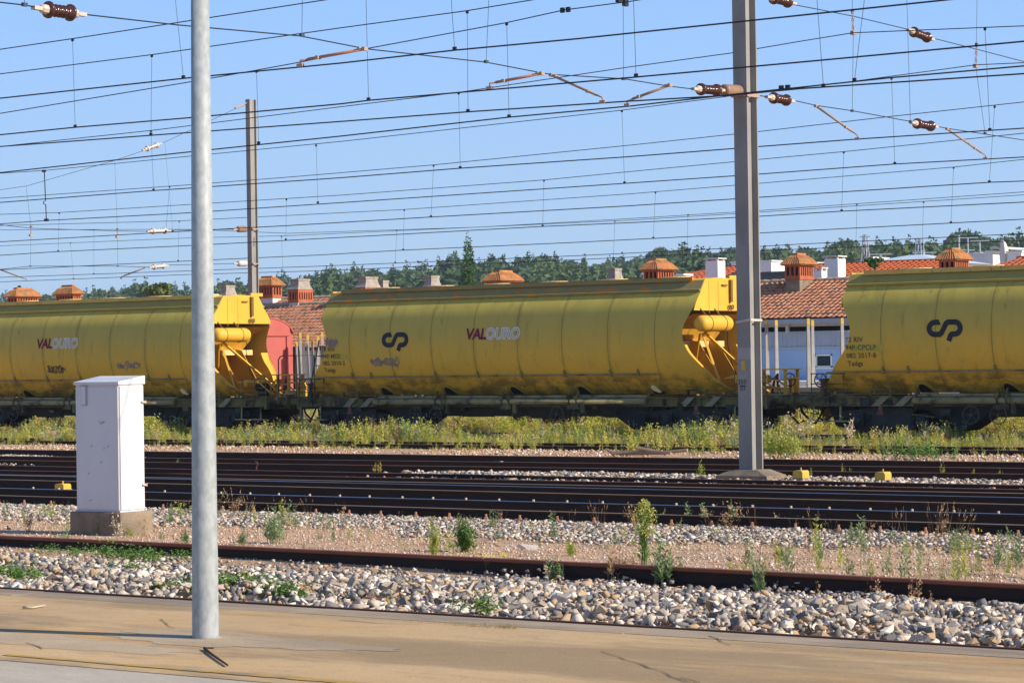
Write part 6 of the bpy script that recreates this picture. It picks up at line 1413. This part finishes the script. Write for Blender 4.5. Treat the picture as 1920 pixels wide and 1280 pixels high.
# ------------------------------------------------------------------ weeds
def weed_template(seed, kind):
    """triangles with material index: 0 leaf, 1 stem / dry"""
    rg = np.random.default_rng(seed); V, T, MI = [], [], []
    def tri(a, b, c, m): n = len(V); V.extend([a, b, c]); T.append((n, n+1, n+2)); MI.append(m)
    def stem(p, q, w_, m=1):
        p, q = np.array(p), np.array(q); d = q-p; s = np.cross(d, [0, 1, .1]); s = s/np.linalg.norm(s)*w_; tri(p-s, p+s, q, m); s = np.cross(d, [1, 0, .1]); s = s/np.linalg.norm(s)*w_; tri(p-s, p+s, q, m)
    def leafy(c, d, l, w_, m=0):
        d = np.array(d); d = d/np.linalg.norm(d); s = np.cross(d, [rg.normal(), rg.normal(), rg.normal()+.01]); s = s/np.linalg.norm(s)*w_; c = np.array(c); tri(c, c+d*l*.5+s, c+d*l, m); tri(c, c+d*l, c+d*l*.5-s, m)
    if kind == 'spike':      # several upright stalks with short leaves
        for _ in range(rg.integers(3, 6)):
            b = np.array([rg.uniform(-.12, .12), rg.uniform(-.12, .12), 0]); h = rg.uniform(.55, 1.0); tip = b+np.array([rg.uniform(-.12, .12), rg.uniform(-.12, .12), h]); stem(b, tip, .008, 0)
            for i in range(20):
                f = rg.uniform(.15, 1); a = rg.uniform(0, 6.28); leafy(b+(tip-b)*f, (math.cos(a), math.sin(a), rg.uniform(.4, 1.4)), rg.uniform(.10, .20)*(1.25-f*.6), .022)
    elif kind == 'bushy':
        for _ in range(70):
            c = rg.normal(size=3)*np.array([.16, .16, .2])+np.array([0, 0, .38]); c[2] = abs(c[2]); a = rg.uniform(0, 6.28); leafy(c, (math.cos(a), math.sin(a), rg.uniform(-.2, 1.2)), rg.uniform(.08, .17), .036)
        for _ in range(4): stem((0, 0, 0), (rg.uniform(-.25, .25), rg.uniform(-.25, .25), rg.uniform(.4, .75)), .008)
    elif kind == 'dry':
        for _ in range(7):
            b = np.array([rg.uniform(-.1, .1), rg.uniform(-.1, .1), 0]); tip = b+np.array([rg.uniform(-.25, .25), rg.uniform(-.25, .25), rg.uniform(.5, 1)]); stem(b, tip, .006)
            for i in range(6): f = rg.uniform(.5, 1); c = b+(tip-b)*f; leafy(c, rg.normal(size=3)+np.array([0, 0, .8]), rg.uniform(.06, .14), .024, 1)
    elif kind == 'grass':
        for _ in range(16):
            b = np.array([rg.uniform(-.14, .14), rg.uniform(-.14, .14), 0]); tip = b+np.array([rg.uniform(-.3, .3), rg.uniform(-.3, .3), rg.uniform(.3, .9)]); stem(b, tip, .008, 0)
    elif kind == 'seed':      # tall grass stalk with a pale ear
        for _ in range(5):
            b = np.array([rg.uniform(-.1, .1), rg.uniform(-.1, .1), 0]); lean = rg.uniform(-.35, .35, 2); tip = b+np.array([lean[0], lean[1], rg.uniform(.7, 1)]); stem(b, tip, .005)
            for i in range(4): leafy(tip-(tip-b)*.05*i, tip-b, .10, .012, 1)
    elif kind == 'flower':
        for _ in range(6):
            b = np.array([rg.uniform(-.1, .1), rg.uniform(-.1, .1), 0]); tip = b+np.array([rg.uniform(-.25, .25), rg.uniform(-.25, .25), rg.uniform(.5, 1)]); stem(b, tip, .006, 0)
            for i in range(3): leafy(tip+rg.normal(size=3)*.03, rg.normal(size=3), .05, .025, 2)
            for i in range(6): leafy(b+(tip-b)*rg.uniform(.2, .8), rg.normal(size=3)+np.array([0, 0, .6]), .08, .014, 0)
    return np.array(V), np.array(T), np.array(MI)
WT = [weed_template(i, k) for i, k in enumerate(['spike', 'spike', 'spike', 'bushy', 'bushy', 'dry', 'dry', 'grass', 'grass', 'seed', 'flower', 'spike'])]
def weeds(name, n, xr, yr, hmin, hmax, probs, leafm, dens=None, dz=0.0):
    x = RNG.uniform(*xr, n); y = RNG.uniform(*yr, n); ok = in_view(x, y, 1.5)
    if dens is not None: ok &= RNG.uniform(0, 1, n) < dens(x, y)
    x, y = x[ok], y[ok]; n = len(x); z = np.array([gz(a, b) for a, b in zip(x, y)])+dz; h = RNG.uniform(hmin, hmax, n)*np.clip(.75+.45*np.sin(x*.9+y*.4)*np.sin(x*.31+2)+.25*np.sin(x*2.7), .35, 1.25)
    idx = RNG.choice(len(WT), n, p=np.array(probs)/sum(probs)); V, T, MI = join_templates(WT, idx, np.stack([x, y, z], 1), RNG.uniform(0, 6.28, n), np.stack([h*1.0, h*1.0, h], 1))
    # three leaf tints by plant
    mats_ = list(leafm) + ['weed_dry', 'flower', 'weed_pale']; L_ = len(leafm)
    pid = RNG.integers(0, L_, n); per = np.concatenate([np.full(len(WT[k][1])*int((idx == k).sum()), 0) for k in range(len(WT)) if (idx == k).any()])
    order = np.concatenate([np.repeat(np.where(idx == k)[0], len(WT[k][1])) for k in range(len(WT)) if (idx == k).any()])
    mi = np.where(MI == 0, pid[order], np.where(MI == 2, L_+1, np.where(pid[order] % 2 == 0, L_, L_+2)))
    o = np_mesh(name, V, T, mats_, mi); tag(o, kind='stuff'); return o
P_STRIP = [3, 3, 3, 1.4, 1.2, 1.8, 1.6, 3.5, 3, 1.6, .7, 3]
weeds('tall_weeds', 5600, (-62, -18), (51.9, 56.2), .22, .62, P_STRIP, ['weed', 'weed_y', 'weed', 'leaf_grey'])
weeds('tall_weeds', 1300, (-58, -18), (49.9, 51.9), .2, .55, P_STRIP, ['weed', 'weed_y', 'leaf_grey'], lambda x, y: np.clip(.55+.6*np.sin(x*.5+1)*np.sin(x*1.3), .12, 1))
weeds('tall_weeds', 420, (-58, -18), (48.3, 49.7), .15, .5, P_STRIP, ['weed', 'weed_y', 'weed'], lambda x, y: np.clip(.4+.6*np.sin(x*.45+2)*np.sin(x*1.1), .1, 1))
weeds('short_grass', 2600, (-58, -18), (46.6, 49.2), .06, .16, [0, 0, 0, 1, 1, .5, 0, 5, 5, 0, 0, 0], ['weed', 'weed_y', 'leaf'], lambda x, y: np.clip((y-46.6)/1.4*(.55+.5*np.sin(x*.6)*np.sin(x*.17+1)), 0, 1))
weeds('tall_weeds', 3800, (-78, -22), (58.9, 62.3), .45, .85, P_STRIP, ['weed', 'weed_y', 'weed'])
weeds('tall_weeds', 2000, (-85, -25), (65.4, 80), .5, 1.0, P_STRIP, ['weed', 'weed_y', 'weed'])
weeds('tall_weeds', 1500, (-70, -20), (56.3, 58.8), .15, .35, P_STRIP, ['weed', 'weed_y', 'weed'])
weeds('soil_weeds', 900, (-30, -9), (21.5, 27.6), .10, .36, [2, 2, 2, .7, .7, 1.5, 1.5, 2, 2, 1, .3, 2], ['leaf_grey', 'weed', 'leaf_grey'], lambda x, y: np.clip(.30+.6*np.clip((x+15)/5, 0, 1)+.3*np.sin(x*1.3)*np.sin(y*2), 0, 1))
weeds('dry_ground_litter', 3000, (-30, -9), (21.6, 27.6), .02, .07, [0, 0, 0, 0, 0, 4, 4, 3, 3, 0, 0, 0], ['weed_dry', 'leaf_grey'], lambda x, y: np.clip(.4+.5*np.sin(x*2.1)*np.sin(y*1.4), 0, 1))
weeds('rail_side_grass', 60, (-26, -10), (26.9, 27.7), .25, .42, [0, 0, 0, 0, 0, 1, 0, 0, 0, 6, 0, 0], ['weed_pale'])
weeds('moss_patch', 260, (-9.9, -9.0), (12.40, 12.52), .02, .045, [0, 0, 0, 3, 3, 2, 2, 4, 4, 0, 0, 0], ['leaf_grey', 'weed_dry'], dz=.0)
for o in bpy.data.objects:
    if o.name.startswith('moss_patch'): o.location.z = .20

# single plants that stand out
def plant(name, label, cat, px, pb, pt, kinds, n, spread_, mats_, zg=None, lean=0, hvar=(.6, 1.0), wscale=1.0):
    base = onZ(px, pb, -.1) if zg is None else onZ(px, pb, zg)
    z = gz(base.x, base.y) if zg is None else zg
    if zg is None:
        for _ in range(4): base = onZ(px, pb, z); z = gz(base.x, base.y)
    H = onY(px, pt, base.y).z - z; rg = np.random.default_rng(int(px*3+pb)); t = thing(name, label, cat, (base.x, base.y, z)); fg = base.y < 30; n = int(n*1.4)+1 if fg else n; wscale *= 1.05 if fg else 1
    idx = rg.choice(kinds, n); pos = np.stack([rg.normal(0, spread_, n), rg.normal(0, spread_*.5, n), np.zeros(n)], 1); h = H*rg.uniform(*hvar, n); h[0] = H
    V, T, MI = join_templates(WT, idx, pos, rg.uniform(0, 6.28, n), np.stack([h*wscale, h*wscale, h], 1))
    lf = MI == 0
    def sub(mask, nm, mt):
        if mask.any():
            tt = T[mask]; u, inv = np.unique(tt.ravel(), return_inverse=True); np_mesh(nm, V[u], inv.reshape(-1, 3), [mt], None, t)
    sub(lf, 'leaves', mats_[0]); sub(MI == 1, 'stems', mats_[1]); sub(MI == 2, 'flowers', 'flower')
    for c_ in t.children: c_['kind'] = 'stuff'
    return t
def golden(px, pb, pt, label):
    """tall single stalk with a feathery panicle"""
    base = onZ(px, pb, gz(-12, 20)); z = gz(base.x, base.y); base = onZ(px, pb, z); H = onY(px, pt, base.y).z-z; t = thing('tall_weed', label, 'weed', (base.x, base.y, z)); rg = np.random.default_rng(9)
    b = MB(); 
    for k in range(3): b.tube([(k*.03, 0, 0), (.03+k*.02, 0, H*.5), (.05+.02*k, 0, H*(.97-.12*k))], .007, 5, radii=[.008, .006, .002])
    V, T = [], []
    def leaf_(c, d, l, w_, store): 
        d = d/np.linalg.norm(d); s = np.cross(d, rg.normal(size=3)); s = s/np.linalg.norm(s)*w_; n = len(store[0]); store[0].extend([c, c+d*l*.5+s, c+d*l, c+d*l*.5-s]); store[1].extend([(n, n+1, n+2), (n, n+2, n+3)])
    G = ([], []); Yl = ([], [])
    for i in range(330):
        f = rg.uniform(.05, .80); a = rg.uniform(0, 6.28); leaf_(np.array([.03+rg.normal()*.02, rg.normal()*.02, H*f]), np.array([math.cos(a), math.sin(a), rg.uniform(.5, 1.6)]), rg.uniform(.05, .10)*(1.2-.5*f), .006, G)
    for i in range(900):
        f = rg.uniform(.42, 1.0); wd = .13*math.sin(min(1, (1.03-f)/.5)*1.9)+.012; a = rg.uniform(0, 6.28); rr = wd*math.sqrt(rg.uniform(0, 1)); leaf_(np.array([.05+rr*math.cos(a), rr*math.sin(a), H*f+rr*.4]), rg.normal(size=3)+np.array([0, 0, .8]), rg.uniform(.012, .03), .008, Yl if rg.uniform() < .7 else G)
    b.build('stems', 'leaf', t, world=False); np_mesh('leaves', np.array(G[0]), np.array(G[1]), ['leaf'], None, t); tag(np_mesh('panicle', np.array(Yl[0]), np.array(Yl[1]), ['weed_y'], None, t), kind='stuff')
golden(1203, 1062, 938, 'tallest green weed with a yellowish plume rising over the near rail right of centre')
SPK, BSH, DRY, GRS, SED, FLW = [0, 1, 2, 11], [3, 4], [5, 6], [7, 8], [9], [10]
plant('bushy_weed', 'dense dark green bushy weed behind the near rail left of the boulder', 'weed', 872, 1034, 962, SPK, 9, .05, ('leaf', 'leaf_grey'))
plant('slender_weed', 'slender pale green weed crossing the near rail left of the bushy weed', 'weed', 812, 1048, 964, SPK, 2, .02, ('weed', 'leaf_grey'), wscale=.6)
plant('grey_weed', 'grey green bushy weed right of the lamp pole on the pale ballast', 'weed', 521, 1018, 944, SPK, 3, .07, ('leaf_grey', 'leaf_grey'))
plant('small_weed', 'little weed growing at the foot of the main track above the bushy weed', 'weed', 918, 992, 954, SPK, 2, .03, ('leaf_grey', 'weed_pale'))
plant('flowering_weed', 'thin branching weed with small yellow flowers before the near rail left of the boulder', 'weed', 932, 1066, 1028, FLW, 7, .14, ('leaf_grey', 'weed_dry'), hvar=(.7, 1))
plant('dry_shrub', 'feathery greenish dry shrub spreading in front of the main rails right of centre', 'weed', 1345, 990, 930, [5, 6, 11], 6, .32, ('leaf_grey', 'weed_dry'), hvar=(.6, 1), wscale=1.2)
plant('dry_shrub', 'small pinkish dry shrub just right of the feathery shrub at the rail foot', 'weed', 1492, 992, 962, DRY, 6, .18, ('weed_pale', 'weed_pale'))
plant('dry_branches', 'pale dry branch pile lying over the near rail at right', 'weed', 1660, 1106, 1070, DRY, 16, .42, ('weed_dry', 'weed_dry'), hvar=(.5, 1))
plant('brown_weed', 'brownish upright weed left of the tallest weed at the near rail', 'weed', 1163, 1078, 1024, SPK, 6, .09, ('weed_dry', 'weed_dry'), hvar=(.6, 1))
plant('grey_weed', 'grey green feathery weed right of the tallest weed at the near rail', 'weed', 1245, 1084, 1000, SPK, 4, .07, ('leaf_grey', 'leaf_grey'), hvar=(.5, 1))
plant('drooping_weed', 'low spreading green weed on the near rail, right of centre below the dry shrub', 'weed', 1375, 1088, 1052, [0, 1, 10], 9, .17, ('weed', 'weed_dry'))
plant('slender_weed', 'thin tall weed standing in the ballast in front of the drooping weed', 'weed', 1425, 1096, 1020, SPK, 2, .03, ('leaf_grey', 'weed_dry'), wscale=.5)
plant('low_creeper', 'leafy green creeper along the near rail below the cabinet, right part', 'weed', 262, 1052, 1018, BSH, 12, .32, ('leaf', 'leaf'), hvar=(.7, 1.2), zg=.0, wscale=1.5)
plant('low_creeper', 'leafy green creeper along the near rail below the cabinet, left part', 'weed', 120, 1040, 1016, BSH, 8, .24, ('leaf', 'leaf'), hvar=(.7, 1.2), zg=.0, wscale=1.5)
plant('low_creeper', 'leafy green patch hanging on the ballast between cabinet and lamp pole', 'weed', 232, 1078, 1048, BSH, 7, .16, ('leaf', 'leaf'), zg=.08, wscale=1.5)
plant('leafy_weed', 'dark leafy weed on the ballast at the far left edge', 'weed', 28, 1092, 1042, BSH, 9, .12, ('leaf', 'leaf'), zg=.22, wscale=1.4)
plant('leafy_weed', 'broad leaved weed at the platform edge just left of the lamp pole', 'weed', 338, 1116, 1086, BSH, 8, .08, ('leaf', 'leaf'), zg=.30, wscale=1.3, hvar=(.9, 1.5))
plant('leafy_weed', 'broad leaved weed at the platform edge just right of the lamp pole', 'weed', 432, 1120, 1078, BSH, 12, .13, ('leaf', 'leaf'), zg=.30, wscale=1.3, hvar=(.9, 1.5))
plant('leafy_weed', 'broad leaved weed at the platform edge beside the orange tile fragment', 'weed', 538, 1130, 1088, BSH, 7, .07, ('leaf', 'leaf'), zg=.30, wscale=1.3, hvar=(.9, 1.5))
plant('leafy_weed', 'small leafy weed sprouting at the platform edge near the middle', 'weed', 892, 1152, 1112, BSH, 3, .05, ('leaf', 'leaf'), zg=.30, wscale=1.3, hvar=(.9, 1.5))
plant('small_weed', 'small yellowish weed in the ballast left of centre, above the platform edge', 'weed', 733, 1138, 1116, SPK, 2, .02, ('weed_y', 'weed_dry'), zg=.25)
plant('grey_weed', 'fine grey green weed growing against the cabinet plinth', 'weed', 190, 1003, 962, SPK, 6, .06, ('leaf_grey', 'leaf_grey'))
plant('small_weed', 'tiny weed at the right corner of the cabinet plinth', 'weed', 243, 1008, 982, SPK, 2, .03, ('weed', 'weed_dry'))
plant('grey_weed', 'pair of thin stalks on the soil left of the lamp pole', 'weed', 347, 1018, 985, SPK, 3, .04, ('leaf_grey', 'weed_dry'))
plant('small_weed', 'dry tuft standing near the rail at the far left', 'weed', 50, 998, 955, DRY, 2, .03, ('weed_dry', 'weed_dry'))
plant('small_weed', 'short green weed right of the lamp pole near the near rail', 'weed', 455, 1022, 990, SPK, 3, .03, ('leaf_grey', 'weed'))
plant('small_weed', 'low green tuft on the gravel right of the bushy weed', 'weed', 936, 1012, 994, BSH, 2, .05, ('leaf', 'leaf'))
plant('green_weed', 'green upright weed behind the near rail right of the boulder', 'weed', 1072, 1042, 1006, SPK, 4, .03, ('weed', 'weed_dry'))
plant('yellow_weed', 'small ochre weed just in front of the near rail left of the flowering weed', 'weed', 845, 1058, 1030, SPK, 3, .02, ('weed_y', 'weed_dry'))
plant('branching_weed', 'small branching weed in front of the near rail under the boulder', 'weed', 1045, 1075, 1042, [0, 5], 5, .08, ('leaf_grey', 'weed_pale'))
plant('green_weed', 'light green clump of weeds right of the near mast beside the verge', 'weed', 1455, 858, 792, [0, 1, 3], 14, .35, ('weed', 'leaf_grey'))
plant('green_weed', 'bright green leafy weeds before the right bogie of the middle wagon', 'weed', 1285, 838, 790, [0, 3, 4], 12, .3, ('weed', 'leaf_grey'))
plant('dark_bush', 'dark green low bush on the verge in front of the right wagon', 'weed', 1740, 862, 815, BSH, 14, .4, ('leaf', 'leaf_grey'))
for px, pb, pt, lab in ((1482, 830, 772, 'leftmost bare branching stalk against the dark bogie of the right wagon'), (1600, 832, 770, 'second bare branching stalk against the dark bogie, leaning right'), (1735, 830, 788, 'widely branching stalk below the right wagon bogie'), (1505, 832, 765, 'tall bare stalk leaning right between the stalks under the right wagon')):
    plant('bare_stalk', lab, 'weed', px, pb, pt, DRY, 2, .05, ('weed_pale', 'weed_pale'), zg=-.07)
for px, pb, pt, lab in ((1518, 899, 877, 'small weed right beside the nearer yellow box'), (1545, 899, 884, 'tiny green tuft between the two yellow boxes, left one'), (1587, 899, 868, 'thin weed between the two yellow boxes, right one'), (1765, 900, 866, 'upright green weed on the pale ballast right of both yellow boxes'), (1822, 900, 878, 'small ochre weed on the pale ballast toward the right edge'), (1880, 902, 876, 'two thin branching stalks on the pale ballast near the right edge'), (1314, 899, 860, 'thin weed on the pale ballast left of the near mast')):
    plant('small_weed', lab, 'weed', px, pb, pt, SPK, 2, .05, ('weed', 'weed_pale'), wscale=.7)
plant('small_weed', 'dry little weed between the far rails left of centre', 'weed', 706, 886, 864, SPK, 2, .04, ('weed_y', 'weed_dry'), zg=-.1)
plant('small_weed', 'tuft of weed between the far rails right of the lamp pole near the cabinet', 'weed', 335, 874, 860, SPK, 3, .10, ('leaf_grey', 'weed_dry'), zg=-.1)
# rotten wood on the verge
t = thing('driftwood', 'brown rotten branch lying on the verge below the middle wagon', 'branch', onZ(1200, 851, 0)); b = MB(); q = onZ(1200, 852, -.03)
b.tube([q+Vector((-.9, 0, .12)), q+Vector((-.7, 0, .02)), q+Vector((0, .1, .05)), q+Vector((.8, 0, .04))], .05, 6, radii=[.02, .06, .07, .03]); b.tube([q+Vector((-.1, 0, .15)), q+Vector((.5, .1, .05)), q+Vector((1.1, .2, .1))], .04, 6); b.build('wood', 'arm_tan', t)
